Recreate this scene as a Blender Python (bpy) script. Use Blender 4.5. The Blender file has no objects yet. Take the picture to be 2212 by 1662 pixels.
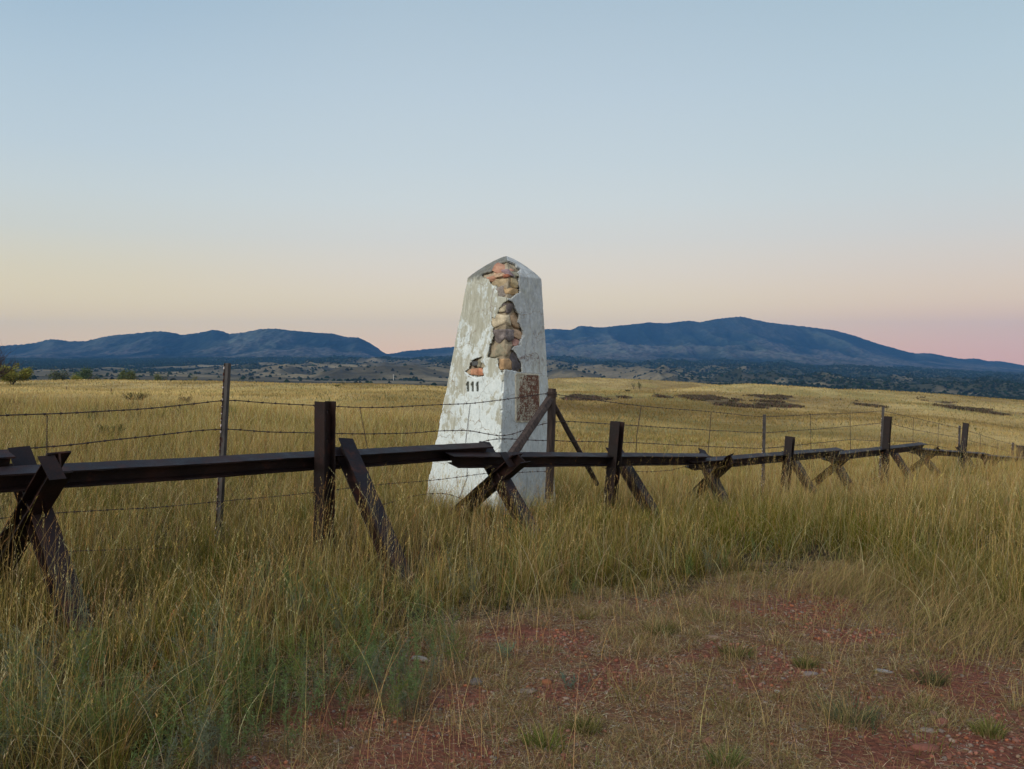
import bpy, math, random
import numpy as np
from mathutils import Vector, Matrix
random.seed(7)
rng = np.random.default_rng(11)
SC = bpy.context.scene
COL = SC.collection
F = 1916.0            # focal length expressed in units of a 2212 px wide frame
CX, HY = 1106.0, 780.0
EYE = 1.6
FX = 1.0              # density factor for test renders

# ------------------------------------------------------------------ maths helpers
def hash2(ix, iy, seed):
    n = (ix.astype(np.int64) * 374761393 + iy.astype(np.int64) * 668265263 + seed * 974634777) & 0xFFFFFFFF
    n = ((n ^ (n >> 13)) * 1274126177) & 0xFFFFFFFF
    n = (n ^ (n >> 16)) & 0xFFFFFFFF
    return n.astype(np.float64) / 4294967295.0
def vnoise(x, y, seed=0):
    x = np.asarray(x, float); y = np.asarray(y, float)
    ix = np.floor(x); iy = np.floor(y)
    fx = x - ix; fy = y - iy
    fx = fx*fx*fx*(fx*(fx*6-15)+10); fy = fy*fy*fy*(fy*(fy*6-15)+10)
    ix = ix.astype(np.int64); iy = iy.astype(np.int64)
    a = hash2(ix, iy, seed); b = hash2(ix+1, iy, seed); c = hash2(ix, iy+1, seed); d = hash2(ix+1, iy+1, seed)
    return (a*(1-fx)+b*fx)*(1-fy) + (c*(1-fx)+d*fx)*fy
def fbm(x, y, seed=0, oct=4, gain=.5):
    s = 0; a = 1; t = 0
    for k in range(oct):
        s = s + a*vnoise(x*2**k+13.7*k, y*2**k-7.1*k, seed+k); t += a; a *= gain
    return s/t
def ridged(x, y, seed=0, oct=4, gain=.55):
    s = 0; a = 1; t = 0
    for k in range(oct):
        s = s + a*(1-np.abs(2*vnoise(x*2**k+3.7*k, y*2**k+9.1*k, seed+k)-1)); t += a; a *= gain
    return s/t
def sstep(a, b, x):
    t = np.clip((x-a)/(b-a), 0, 1); return t*t*(3-2*t)
def in_poly(px, py, poly):
    inside = np.zeros(np.shape(px), bool); n = len(poly)
    for i in range(n):
        x0, y0 = poly[i]; x1, y1 = poly[(i+1) % n]
        if y0 == y1: continue
        c = ((y0 > py) != (y1 > py)) & (px < (x1-x0)*(py-y0)/(y1-y0)+x0)
        inside ^= c
    return inside
def seg_dist(px, py, poly):
    d = np.full(np.shape(px), 1e9); n = len(poly)
    for i in range(n):
        x0, y0 = poly[i]; x1, y1 = poly[(i+1) % n]
        dx, dy = x1-x0, y1-y0; L = dx*dx+dy*dy+1e-12
        t = np.clip(((px-x0)*dx+(py-y0)*dy)/L, 0, 1)
        d = np.minimum(d, np.hypot(px-x0-t*dx, py-y0-t*dy))
    return d
def W(px, py, Y):                       # a point seen at (px,py) and standing Y metres ahead
    return Vector(((px-CX)*Y/F, Y, EYE-(py-HY)*Y/F))

# ------------------------------------------------------------------ terrain
UC = [(x-CX)/F for x in (-600, 0, 500, 950, 1200, 1400, 1600, 2000, 2212, 2700)]
def yz(pairs): return [(d, EYE-(y-HY)*d/F) for d, y in pairs]
PROF = [
 [(0,0),(12,0),(20,-.15),(40,-.45),(60,-1.2),(80,-2.1)]+yz([(120,843),(200,831),(300,824)])+[(350,-10),(500,-17),(700,-20)]+yz([(1000,824),(1500,812),(2200,803),(3000,793),(4000,784),(4800,777)]),
 [(0,0),(12,0),(20,-.15),(40,-.4),(60,-1.2),(80,-2.1)]+yz([(120,843),(200,831),(300,822)])+[(350,-9.5),(500,-17),(700,-20)]+yz([(1000,823),(1500,812),(2200,803),(3000,793),(4000,783),(4800,776)]),
 [(0,0),(12,-.05),(20,-.2),(30,-.35),(42,-.9),(60,-1.9),(80,-2.5)]+yz([(120,855),(200,839),(300,828)])+[(350,-10),(500,-17),(700,-21)]+yz([(1000,829),(1500,818),(2200,809),(3000,797),(4000,784),(4800,777)]),
 [(0,0),(8,-.02),(12,-.25),(20,-.4),(28,-.5),(45,-1.7),(80,-3.0)]+yz([(120,868),(200,850),(300,835)])+[(360,-12),(500,-19),(700,-23)]+yz([(1000,836),(1500,825),(2200,816),(3000,802),(4000,786),(4800,778)]),
 [(0,0),(8,-.05),(10.5,-.25),(14,-.6),(20,-1.0),(30,-1.7),(45,-2.7),(80,-4.5)]+yz([(120,898),(200,868),(260,852),(300,849),(420,811)])+[(480,-12),(600,-22),(800,-27)]+yz([(1000,842),(1500,832),(2200,821),(3000,806),(4000,789),(4800,779)]),
 [(0,0),(8,-.05),(11,-.3),(15,-.75),(20,-1.15),(30,-1.9),(45,-3.0),(80,-4.9)]+yz([(120,905),(180,876),(240,851),(285,844)])+[(335,-11.5)]+yz([(430,817)])+[(490,-13),(600,-23),(800,-28)]+yz([(1000,845),(1500,835),(2200,825),(3000,811),(4000,793),(4800,782)]),
 [(0,0),(8,-.05),(12,-.38),(15.4,-.85),(20,-1.3),(30,-2.1),(45,-3.2),(80,-5.3)]+yz([(120,914),(180,882),(250,848),(320,825)])+[(365,-12)]+yz([(440,834)])+[(500,-16),(600,-24),(800,-30)]+yz([(1000,848),(1500,838),(2200,829),(3000,815),(4000,797),(4800,786)]),
 [(0,0),(8,-.03),(12,-.33),(16,-.75),(20,-1.0),(24,-1.35),(30,-1.9),(45,-3.3),(80,-5.8)]+yz([(120,920),(180,888),(250,865),(320,848)])+[(400,-17),(600,-30),(800,-38)]+yz([(1000,868),(1500,858),(2200,846),(3000,831),(4000,813),(4800,800)]),
 [(0,0),(8,-.02),(12,-.3),(16,-.6),(20,-.9),(26,-1.55),(30,-2.0),(45,-3.6),(80,-6.5)]+yz([(120,943),(180,908),(250,880),(320,866)])+[(400,-20),(600,-35),(800,-44)]+yz([(1000,880),(1500,868),(2200,856),(3000,840),(4000,823),(4800,812)]),
 [(0,0),(8,0),(12,-.2),(16,-.5),(20,-.8),(30,-2.0),(45,-3.9),(80,-7.2)]+yz([(120,955),(180,925),(250,900),(320,888)])+[(400,-24),(600,-40),(800,-50)]+yz([(1000,890),(1500,878),(2200,866),(3000,850),(4000,833),(4800,822)]),
]
def gblur(A, r, axis):
    k = np.exp(-.5*(np.arange(-3*r, 3*r+1)/r)**2); k /= k.sum()
    A = np.swapaxes(A, 0, axis)
    P = np.concatenate([np.repeat(A[:1], 3*r, 0), A, np.repeat(A[-1:], 3*r, 0)], 0)
    out = sum(k[i]*P[i:i+A.shape[0]] for i in range(len(k)))
    return np.swapaxes(out, 0, axis)
ND, NU = 500, 161
LD = np.linspace(math.log(3), math.log(4803), ND)
UG = np.linspace(-1.0, 1.0, NU)
_T = np.array([np.interp(np.exp(LD)-3, [p[0] for p in pr], [p[1] for p in pr]) for pr in PROF])
TAB = np.array([[np.interp(u, UC, _T[:, j]) for j in range(ND)] for u in UG])
TAB = gblur(gblur(TAB, 2, 1), 2, 0)
def base_z(X, Y):
    u = np.clip(X/np.maximum(Y, 7.0), -.999, .999)
    l = np.log(np.clip(Y, 0, 4795)+3)
    fu = (u+1)/2*(NU-1); fl = (l-LD[0])/(LD[-1]-LD[0])*(ND-1)
    i = np.clip(fu.astype(int), 0, NU-2); j = np.clip(fl.astype(int), 0, ND-2)
    a = fu-i; b = fl-j
    return (TAB[i, j]*(1-a)+TAB[i+1, j]*a)*(1-b)+(TAB[i, j+1]*(1-a)+TAB[i+1, j+1]*a)*b
def gz(X, Y):
    X = np.asarray(X, float); Y = np.asarray(Y, float)
    z = base_z(X, Y)
    z = z + .05*(fbm(X/1.3, Y/1.3, 3, 3)-.5)*sstep(0, 2, Y)
    m = sstep(30, 90, Y)
    z = z + m*.9*(fbm(X/22, Y/30, 21, 4)-.5)
    m2 = sstep(90, 200, Y)
    z = z + m2*2.2*(fbm(X/90, Y/80, 31, 3)-.5)*(1-sstep(300, 420, Y)*.2)
    return z
def gz1(x, y): return float(gz(np.array([x]), np.array([y]))[0])
def ground_hit(px, py):
    Ys = np.concatenate([np.arange(2, 60, .05), np.arange(60, 900, .5)])
    Xs = (px-CX)*Ys/F; Zs = EYE-(py-HY)*Ys/F
    g = gz(Xs, Ys); k = np.argmax(Zs <= g)
    if not (Zs <= g).any(): k = len(Ys)-1
    return Vector((Xs[k], Ys[k], g[k]))

# ------------------------------------------------------------------ object helpers
def fast_mesh(name, V, Fc, mat=None, col=None, smooth=False, parent=None, vcol_name='Col'):
    V = np.asarray(V, np.float32); Fc = np.asarray(Fc, np.int32)
    me = bpy.data.meshes.new(name)
    me.vertices.add(len(V)); me.vertices.foreach_set('co', V.ravel())
    k = Fc.shape[1]
    me.loops.add(Fc.size); me.loops.foreach_set('vertex_index', Fc.ravel())
    me.polygons.add(len(Fc))
    me.polygons.foreach_set('loop_start', np.arange(0, Fc.size, k, dtype=np.int32))
    me.polygons.foreach_set('loop_total', np.full(len(Fc), k, np.int32))
    if smooth: me.polygons.foreach_set('use_smooth', np.ones(len(Fc), bool))
    if col is not None:
        a = me.attributes.new(vcol_name, 'FLOAT_COLOR', 'POINT')
        c = np.ones((len(V), 4), np.float32); c[:, :3] = col
        a.data.foreach_set('color', c.ravel())
    me.update(calc_edges=True)
    o = bpy.data.objects.new(name, me); COL.objects.link(o)
    if mat: me.materials.append(mat)
    if parent: o.parent = parent
    return o
class MB:
    """collects polygons in world space; build() links them as one mesh object"""
    def __init__(s): s.v = []; s.f = []
    def add(s, vs, fs):
        b = len(s.v); s.v += [tuple(v) for v in vs]; s.f += [tuple(b+i for i in f) for f in fs]
    def box(s, c, ax, ay, az):
        c = Vector(c); P = []
        for sx in (-1, 1):
            for sy in (-1, 1):
                for sz in (-1, 1): P.append(c+ax*sx+ay*sy+az*sz)
        s.add(P, [(0,1,3,2),(4,6,7,5),(0,4,5,1),(2,3,7,6),(0,2,6,4),(1,5,7,3)])
    def tube(s, pts, rad, n=6, cap=True):
        pts = [Vector(p) for p in pts]
        if not hasattr(rad, '__len__'): rad = [rad]*len(pts)
        rings = []; ref = None
        for i, p in enumerate(pts):
            t = (pts[min(i+1, len(pts)-1)]-pts[max(i-1, 0)]).normalized()
            if ref is None:
                ref = t.cross(Vector((0,0,1)) if abs(t.z) < .9 else Vector((1,0,0))).normalized()
            ref = (ref-t*ref.dot(t)).normalized(); bi = t.cross(ref)
            rings.append([p+(ref*math.cos(2*math.pi*k/n)+bi*math.sin(2*math.pi*k/n))*rad[i] for k in range(n)])
        vs = [q for r in rings for q in r]; fs = []
        for i in range(len(pts)-1):
            for k in range(n):
                a = i*n+k; b = i*n+(k+1) % n
                fs.append((a, b, b+n, a+n))
        if cap:
            fs.append(tuple(range(n-1, -1, -1))); fs.append(tuple((len(pts)-1)*n+k for k in range(n)))
        s.add(vs, fs)
    def build(s, name, mat, parent=None, smooth=False):
        me = bpy.data.meshes.new(name)
        org = parent.matrix_world.translation.copy() if parent else (Vector(s.v[0]) if s.v else Vector())
        if parent and parent.parent: org = parent['org'] and Vector(parent['org'])
        me.from_pydata([tuple(Vector(v)-org) for v in s.v], [], s.f); me.update()
        if smooth: me.polygons.foreach_set('use_smooth', np.ones(len(me.polygons), bool))
        o = bpy.data.objects.new(name, me); COL.objects.link(o)
        if mat: me.materials.append(mat)
        if parent: o.parent = parent
        else: o.location = org
        return o
def empty(name, loc, label, cat, group=None):
    o = bpy.data.objects.new(name, None); COL.objects.link(o)
    o.location = loc; o.empty_display_size = .3
    o.matrix_world = Matrix.Translation(loc)
    tag(o, label, cat, group); return o
def tag(o, label, cat=None, group=None, kind=None):
    if label: o['label'] = label
    if cat: o['category'] = cat
    if group: o['group'] = group
    if kind: o['kind'] = kind
    return o

# ------------------------------------------------------------------ materials
def nm(name):
    m = bpy.data.materials.new(name); m.use_nodes = True
    nt = m.node_tree; nt.nodes.clear()
    out = nt.nodes.new('ShaderNodeOutputMaterial')
    return m, nt, out
def N(nt, t, **kw):
    n = nt.nodes.new('ShaderNode'+t)
    for k, v in kw.items():
        if k.startswith('i_'):
            key = k[2:].replace('_', ' ')
            n.inputs[key].default_value = v
        else: setattr(n, k, v)
    return n
def ramp(nt, fac, stops, interp='LINEAR'):
    r = nt.nodes.new('ShaderNodeValToRGB'); e = r.color_ramp.elements; r.color_ramp.interpolation = interp
    while len(e) > 1: e.remove(e[0])
    for i, (p, c) in enumerate(stops):
        if i == 0: x = e[0]; x.position = p
        else: x = e.new(p)
        x.color = (c, c, c, 1) if not hasattr(c, '__len__') else (*c, 1)
    nt.links.new(fac, r.inputs[0]); return r.outputs[0]
def mixc(nt, fac, a, b, mode='MIX'):
    m = nt.nodes.new('ShaderNodeMix'); m.data_type = 'RGBA'; m.blend_type = mode
    def s(i, v):
        if hasattr(v, 'is_linked') or isinstance(v, bpy.types.NodeSocket): nt.links.new(v, m.inputs[i])
        elif hasattr(v, '__len__'): m.inputs[i].default_value = (*v, 1)
        else: m.inputs[i].default_value = v
    s(0, fac); s(6, a); s(7, b); return m.outputs[2]
def tex(nt, scale, detail=5, rough=.6, coord='Object', kind='NoiseTexture', vec=None, sc=None):
    tc = nt.nodes.new('ShaderNodeTexCoord')
    mp = nt.nodes.new('ShaderNodeMapping')
    nt.links.new(tc.outputs[coord], mp.inputs[0])
    if sc: mp.inputs['Scale'].default_value = sc
    n = nt.nodes.new('ShaderNode'+'TexNoise') if kind == 'NoiseTexture' else nt.nodes.new('ShaderNodeTexVoronoi')
    n.inputs['Scale'].default_value = scale
    if kind == 'NoiseTexture':
        n.inputs['Detail'].default_value = detail; n.inputs['Roughness'].default_value = rough
    nt.links.new(mp.outputs[0], n.inputs['Vector'])
    return n
def bump(nt, h, strength=.3, dist=.01):
    b = nt.nodes.new('ShaderNodeBump'); b.inputs['Strength'].default_value = strength; b.inputs['Distance'].default_value = dist
    nt.links.new(h, b.inputs['Height']); return b.outputs[0]
def principled(nt, out, color, rough=.8, spec=.3, normal=None, metal=0):
    p = nt.nodes.new('ShaderNodeBsdfPrincipled')
    if isinstance(color, bpy.types.NodeSocket): nt.links.new(color, p.inputs['Base Color'])
    else: p.inputs['Base Color'].default_value = (*color, 1)
    if isinstance(rough, bpy.types.NodeSocket): nt.links.new(rough, p.inputs['Roughness'])
    else: p.inputs['Roughness'].default_value = rough
    p.inputs['Specular IOR Level'].default_value = spec; p.inputs['Metallic'].default_value = metal
    if normal is not None: nt.links.new(normal, p.inputs['Normal'])
    nt.links.new(p.outputs[0], out.inputs[0]); return p

def m_grass(name, transl=.35):
    m, nt, out = nm(name)
    a = N(nt, 'Attribute', attribute_name='Col')
    d = N(nt, 'BsdfDiffuse'); t = N(nt, 'BsdfTranslucent'); mx = N(nt, 'MixShader')
    nt.links.new(a.outputs['Color'], d.inputs[0]); nt.links.new(a.outputs['Color'], t.inputs[0])
    mx.inputs[0].default_value = transl
    nt.links.new(d.outputs[0], mx.inputs[1]); nt.links.new(t.outputs[0], mx.inputs[2]); nt.links.new(mx.outputs[0], out.inputs[0])
    return m
M_GRASS = m_grass('grass_blades', .22)
M_LEAF = m_grass('leaves', .3)
def m_steel():
    m, nt, out = nm('rusted_steel')
    n1 = tex(nt, 6, 6, .65); n2 = tex(nt, 60, 4, .7); n3 = tex(nt, 2.2, 3, .5)
    c = ramp(nt, n1.outputs[0], [(.3, (.006,.0036,.0034)), (.55, (.012,.0056,.005)), (.72, (.050,.017,.011))])
    c = mixc(nt, ramp(nt, n3.outputs[0], [(.5, 0), (.64, .45)]), c, (.034,.014,.010))
    n4 = tex(nt, 16, 6, .8); c = mixc(nt, ramp(nt, n4.outputs[0], [(.56, 0), (.66, .5)]), c, (.012,.010,.011))
    c = mixc(nt, ramp(nt, n2.outputs[0], [(.62, 0), (.75, .35)]), c, (.08,.034,.02))
    r = ramp(nt, n1.outputs[0], [(.3, .45), (.7, .68)])
    principled(nt, out, c, r, .26, bump(nt, n2.outputs[0], .7, .004)); return m
M_STEEL = m_steel()
def m_simple(name, c1, c2, scale, rough=.85, spec=.25, bs=.4, bd=.01, sc=None, mid=(.35,.65)):
    m, nt, out = nm(name)
    n1 = tex(nt, scale, 6, .65, sc=sc)
    c = ramp(nt, n1.outputs[0], [(mid[0], c1), (mid[1], c2)])
    principled(nt, out, c, rough, spec, bump(nt, n1.outputs[0], bs, bd)); return m
M_WOODPOST = m_simple('weathered_dark_wood', (.022,.014,.012), (.075,.052,.042), 9, .8, .3, .8, .006, (3,3,.35))
M_WIRE = m_simple('rusty_wire', (.022,.013,.011), (.06,.032,.024), 30, .6, .4, .1, .001)
def m_tpost():
    m, nt, out = nm('painted_steel_post')
    n1 = tex(nt, 7, 5, .6)
    n2 = tex(nt, 9, 3, .6, sc=(1,1,2.0))
    c = ramp(nt, n1.outputs[0], [(.35, (.022,.018,.017)), (.6, (.060,.053,.050)), (.75, (.035,.016,.012))])
    principled(nt, out, c, .45, .5, bump(nt, n1.outputs[0], .2, .002)); return m
M_TPOST = m_tpost()
M_STUD = m_simple('worn_white_and_red_paint', (.05,.010,.008), (.50,.44,.42), 14, .7, .3, .1, .001, (1,1,1.3), (.52,.56))

def m_ground():
    m, nt, out = nm('ground_soil_and_turf')
    a = N(nt, 'Attribute', attribute_name='Col')
    b = N(nt, 'Attribute', attribute_name='Mask')         # r: bare red dirt  g: far turf
    sp = N(nt, 'SeparateColor'); nt.links.new(b.outputs['Color'], sp.inputs[0])
    n1 = tex(nt, 3.1, 8, .7); n2 = tex(nt, 45, 4, .7); n3 = tex(nt, .35, 8, .72, sc=(.55, 1, 1))
    v = tex(nt, 26, kind='v'); v2 = tex(nt, 70, kind='v')
    red = ramp(nt, n1.outputs[0], [(.35, (.14,.052,.033)), (.5, (.225,.082,.052)), (.66, (.20,.10,.066))])
    vsep = N(nt, 'SeparateColor'); nt.links.new(v.outputs['Color'], vsep.inputs[0])
    peb = ramp(nt, vsep.outputs[0], [(.0, (.10,.035,.024)), (.5, (.22,.085,.05)), (.85, (.20,.12,.085)), (1, (.30,.23,.18))])
    red = mixc(nt, ramp(nt, v.outputs['Distance'], [(.12, .5), (.3, 0)]), red, peb)
    red = mixc(nt, ramp(nt, n2.outputs[0], [(.35, .6), (.6, 0)]), red, (.065,.026,.017))
    c = mixc(nt, sp.outputs[0], a.outputs['Color'], red)
    var = ramp(nt, n3.outputs[0], [(.3, .62), (.5, 1.0), (.7, 1.3)])
    far = mixc(nt, 1.0, a.outputs['Color'], var, 'MULTIPLY')
    c = mixc(nt, sp.outputs[1], c, far)
    add = N(nt, 'Math', operation='ADD'); nt.links.new(v.outputs['Distance'], add.inputs[0]); nt.links.new(n2.outputs[0], add.inputs[1])
    bn = bump(nt, add.outputs[0], 1.0, .02)
    principled(nt, out, c, .95, .1, bn); return m
M_GROUND = m_ground()
def m_attr(name, scale, lo, hi, rough=.95, sc=None, d=7):
    m, nt, out = nm(name)
    a = N(nt, 'Attribute', attribute_name='Col')
    n = tex(nt, scale, d, .75, sc=sc)
    c = mixc(nt, 1.0, a.outputs['Color'], ramp(nt, n.outputs[0], [(.34, lo), (.66, hi)]), 'MULTIPLY')
    principled(nt, out, c, rough, .05); return m
M_HILL = m_attr('foothill_turf', .02, .6, 1.4)

# ------------------------------------------------------------------ ground sheet
DIRT_D = [(330,1760),(480,1640),(610,1560),(800,1450),(905,1395),(1060,1345),(1200,1315),(1420,1285),(1540,1240),(1700,1232),(1840,1238),(1950,1285),(2060,1350),(2212,1395),(2600,1440)]
def d2w(px, py):
    Y = EYE*F/(py-HY); return ((px-CX)*Y/F, Y)
DIRT = [d2w(*p) for p in DIRT_D]+[(9, -6), (-1.5, -6)]
def dirt_sd(X, Y):
    d = seg_dist(X, Y, DIRT); i = in_poly(X, Y, DIRT)
    d = np.where(i, d, -d)
    return d+.55*(fbm(X*1.3, Y*1.3, 55, 2)-.5)+.45*(fbm(X*4, Y*4, 56, 3)-.5)
RED = [(1720,1305,120,36),(1350,1440,190,45),(1560,1400,120,25),(875,1405,50,30),(2100,1475,120,45),(2060,1610,210,75),(720,1560,150,45),(1010,1500,110,40),(1660,1450,90,26),(1180,1375,150,24),(1830,1370,90,20),(900,1620,180,50),(1180,1480,100,30),(560,1640,100,30),(1900,1500,90,25)]
def redness(X, Y):
    Ys = np.maximum(Y, .5); px = CX+X/Ys*F; py = HY+EYE*F/Ys
    r = np.zeros(np.shape(X))
    for cx, cy, a, b in RED:
        r = np.maximum(r, 1.22-np.hypot((px-cx)/a, (py-cy)/b)*.72)
    n = fbm(X*3.2, Y*3.2, 77, 4)-.5
    return sstep(.25, .75, np.maximum(r, .1)+n*1.7)
BURN = [(1279,860,62,6,0),(1439,857,20,2.5,0),(1562,870,52,10,.16),(1500,860,40,3,.12),(1674,875,56,9,-.05),(1655,860,45,4,0),(1866,873,42,3,.12),(2043,873,36,6,.2),(2160,893,50,4,.10)]
def burn_mask(X, Y, Z):
    Ys = np.maximum(Y, 5.); px = CX+X/Ys*F; py = HY+(EYE-Z)*F/Ys
    r = np.zeros(np.shape(X))
    for cx, cy, a, b, s in BURN:
        qx = px-cx; qy = (py-cy)-qx*s
        r = np.maximum(r, 1.5-np.hypot(qx/a, qy/b))
    n = fbm(X/4.0, Y/9.0, 91, 4)-.5
    return sstep(.35, .75, r+n*2.6*(r > .05))*sstep(50, 70, Y)
ys = np.concatenate([np.array([-60,-40,-25,-15,-9,-5,-3,-1.5]), np.arange(-.5, 9, .085), np.exp(np.arange(math.log(9), math.log(1050), .0135)), np.array([1060,1100,1250,1500,2000,3000,4500,7000,11500])])
ss = np.linspace(-1, 1, 561)
def width(y): return np.maximum(70, 1.15*y)
WY = width(ys)
GX = np.sign(ss)[None, :]*np.abs(ss)[None, :]**1.8*WY[:, None]
GY = np.repeat(ys[:, None], len(ss), 1)
GZ = gz(GX, GY)
deep = sstep(1050, 1110, GY); GZ = GZ-deep*14
GZ = np.where(GY > 4600, -120, GZ)
nr, nc = GX.shape
idx = np.arange(nr*nc).reshape(nr, nc)
Fq = np.stack([idx[:-1, :-1], idx[:-1, 1:], idx[1:, 1:], idx[1:, :-1]], -1).reshape(-1, 4)
V = np.stack([GX, GY, GZ], -1).reshape(-1, 3)
X, Y, Z = V[:, 0], V[:, 1], V[:, 2]
def lerp3(a, b, t): return np.asarray(a)[None, :]*(1-t)[:, None]+np.asarray(b)[None, :]*t[:, None]
near_c = lerp3((.024,.018,.010), (.048,.035,.018), fbm(X/.8, Y/.8, 5, 3))
st = fbm(X/35, Y/60, 6, 4); st2 = fbm(X/9, Y/26, 8, 4)
far_c = lerp3((.25,.172,.066), (.50,.37,.155), sstep(.3, .7, st*.55+st2*.45))
gr = sstep(.52, .68, fbm(X/18, Y/40, 17, 4)); far_c = far_c*(1-.5*gr[:, None])+np.array([.22,.20,.06])*.5*gr[:, None]
dip_shade = np.exp(-((Y-150)/42)**2)*sstep(-.30, .0, X/np.maximum(Y, 1))+.8*np.exp(-((Y-52)/12)**2)*sstep(-.35, .0, X/np.maximum(Y, 1))  # shading of the hollows, painted into the field colour
far_c = far_c*(1-np.array([[.30,.33,.38]])*dip_shade[:, None])
valley = sstep(450, 540, Y)
far_c = far_c*(1-valley[:, None])+lerp3((.11,.082,.045), (.20,.155,.085), sstep(.35,.65,fbm(X/120, Y/60, 41, 4)))*valley[:, None]
mf = sstep(18, 48, Y)
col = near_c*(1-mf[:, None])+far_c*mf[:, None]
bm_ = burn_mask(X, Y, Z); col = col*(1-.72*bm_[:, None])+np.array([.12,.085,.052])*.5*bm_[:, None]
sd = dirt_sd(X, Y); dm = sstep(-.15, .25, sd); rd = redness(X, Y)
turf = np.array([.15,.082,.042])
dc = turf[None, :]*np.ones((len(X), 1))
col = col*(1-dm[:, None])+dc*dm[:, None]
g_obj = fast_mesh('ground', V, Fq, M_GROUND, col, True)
ma = g_obj.data.attributes.new('Mask', 'FLOAT_COLOR', 'POINT')
mk = np.ones((len(V), 4), np.float32); mk[:, 0] = dm*(.25+.75*rd); mk[:, 1] = mf; mk[:, 2] = 0
ma.data.foreach_set('color', mk.ravel())
tag(g_obj, None, kind='structure')

# ------------------------------------------------------------------ foothills
nu, nrw = 1500, 330
us = np.linspace(-.95, .95, nu); yr = np.exp(np.linspace(math.log(960), math.log(4790), nrw))
HX = us[None, :]*yr[:, None]; HYY = np.repeat(yr[:, None], nu, 1)
HZ0 = base_z(HX, HYY)
def foot_h(X, Y):
    u = X/np.maximum(Y, 1)
    amp = sstep(1500, 2100, Y)*(sstep(-.42, -.15, u)*.9+.28)*(1-.25*sstep(3300, 4700, Y))
    r = ridged(X/330+.3*fbm(X/300, Y/300, 4, 2), Y/420, 61, 4)
    return amp*(78*(r-.56)) + sstep(1000, 1500, Y)*6*(fbm(X/160, Y/160, 62, 3)-.5)
HH = foot_h(HX, HYY)
HZ = HZ0+HH
V = np.stack([HX, HYY, HZ], -1).reshape(-1, 3)
idx = np.arange(nrw*nu).reshape(nrw, nu)
Fq = np.stack([idx[:-1, :-1], idx[:-1, 1:], idx[1:, 1:], idx[1:, :-1]], -1).reshape(-1, 4)
X, Y = V[:, 0], V[:, 1]; hh = HH.reshape(-1)
def wood_density(X, Y, h):
    u = X/np.maximum(Y, 1)
    f = fbm(X/230, Y/330, 71, 4)
    w = sstep(1900, 3600, Y)*.46 + sstep(3300, 4500, Y)*.30 + sstep(.12, .42, u)*.42*sstep(1000, 1900, Y)+ sstep(-.2, -.5, u)*.22*sstep(1900, 2700, Y)
    return np.maximum(sstep(.5, .62, f*.75+w*.62-np.clip(h, -12, 16)*.008), sstep(.13, .27, u+.10*(f-.5))*sstep(.30, .42, fbm(X/90, Y/300, 74, 3))*.95)
wd = wood_density(X, Y, hh)
f1 = sstep(.35, .65, fbm(X/170, Y/90, 72, 4))
hcol = lerp3((.070,.060,.038), (.175,.140,.082), f1)
pl = sstep(2100, 1500, Y); hcol = hcol*(1-.42*pl[:, None]*sstep(.42, .62, fbm(X/210, Y/75, 73, 3))[:, None])
hcol = hcol*(1-wd[:, None]*.8)+np.array([.022,.028,.016])*wd[:, None]*.8
tag(fast_mesh('foothills', V, Fq, M_HILL, hcol, True), None, kind='structure')

# ------------------------------------------------------------------ mountains
SIL = [(-900,770),(-500,752),(-200,760),(0,748),(40,745),(75,742),(95,736),(112,733),(145,737),(180,738),(205,733),(230,727),(280,722),(330,717),(350,716),(395,724),(430,720),(462,713),(480,716),(495,722),(530,718),(560,712),(585,710),(620,713),(680,719),(720,721),(750,729),(772,729),(790,736),(815,752),(833,765),(845,765),(870,760),(920,755),(980,750),(1060,738),(1120,722),(1183,711),(1235,713),(1252,704),(1300,708),(1345,703),(1375,700),(1400,697),(1440,699),(1470,695),(1492,693),(1510,697),(1545,690),(1590,685),(1602,684),(1625,690),(1660,697),(1700,702),(1750,707),(1800,714),(1830,721),(1870,734),(1900,744),(1950,758),(1975,764),(2010,763),(2040,770),(2080,776),(2110,775),(2135,781),(2160,781),(2212,790),(2300,806),(2500,800),(2900,780)]
mu = np.linspace(-1.0, 1.0, 1700)
sy = np.interp(mu*F+CX, [p[0] for p in SIL], [p[1] for p in SIL])
k = np.exp(-.5*(np.arange(-4, 5)/1.6)**2); k /= k.sum()
sy = np.convolve(np.pad(sy, 4, 'edge'), k, 'valid')
Dr = 6900+1300*sstep(-.2, .0, mu)+200*(vnoise(mu*6, mu*0, 5)-.5)
Hr = EYE-(sy-HY)*Dr/F
zf = base_z(mu*4790, np.full_like(mu, 4790.))
tt = np.concatenate([np.linspace(0, 1, 210), np.linspace(1.02, 1.5, 12)])
TT = np.repeat(tt[:, None], len(mu), 1)
MY = 4700+(Dr-4700)[None, :]*TT
MX = mu[None, :]*MY
tc_ = np.clip(TT, 0, 1)
sp_ = ridged(MX/650+.25*fbm(MX/500, MY/500, 9, 2), MY/2600, 81, 5, .55)
sp2 = ridged(MX/260, MY/500, 85, 4, .55)
env = 4*tc_*(1-tc_)
prof = tc_**1.25
H0 = (Hr-zf)[None, :]
shape = prof*(1-.95*env*(1-sp_))-.17*env*(1-sp2)
MZ = zf[None, :]-4+(H0+4)*shape + foot_h(MX, MY)*np.clip(1-TT*5, 0, 1)
lim = (EYE+(HY-sy)/F*MY) - (1-tc_)*6       # stay under the skyline as seen from the viewpoint's side of the range
MZ = np.minimum(MZ, lim)
MZ = MZ+(vnoise(MX/14, MY/60, 95)-.35)*7*sstep(.0, .2, tc_)*(TT <= 1)
MZ = np.where(TT > 1, Hr[None, :]-(TT-1)*900, MZ)
V = np.stack([MX, MY, MZ], -1).reshape(-1, 3)
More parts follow.
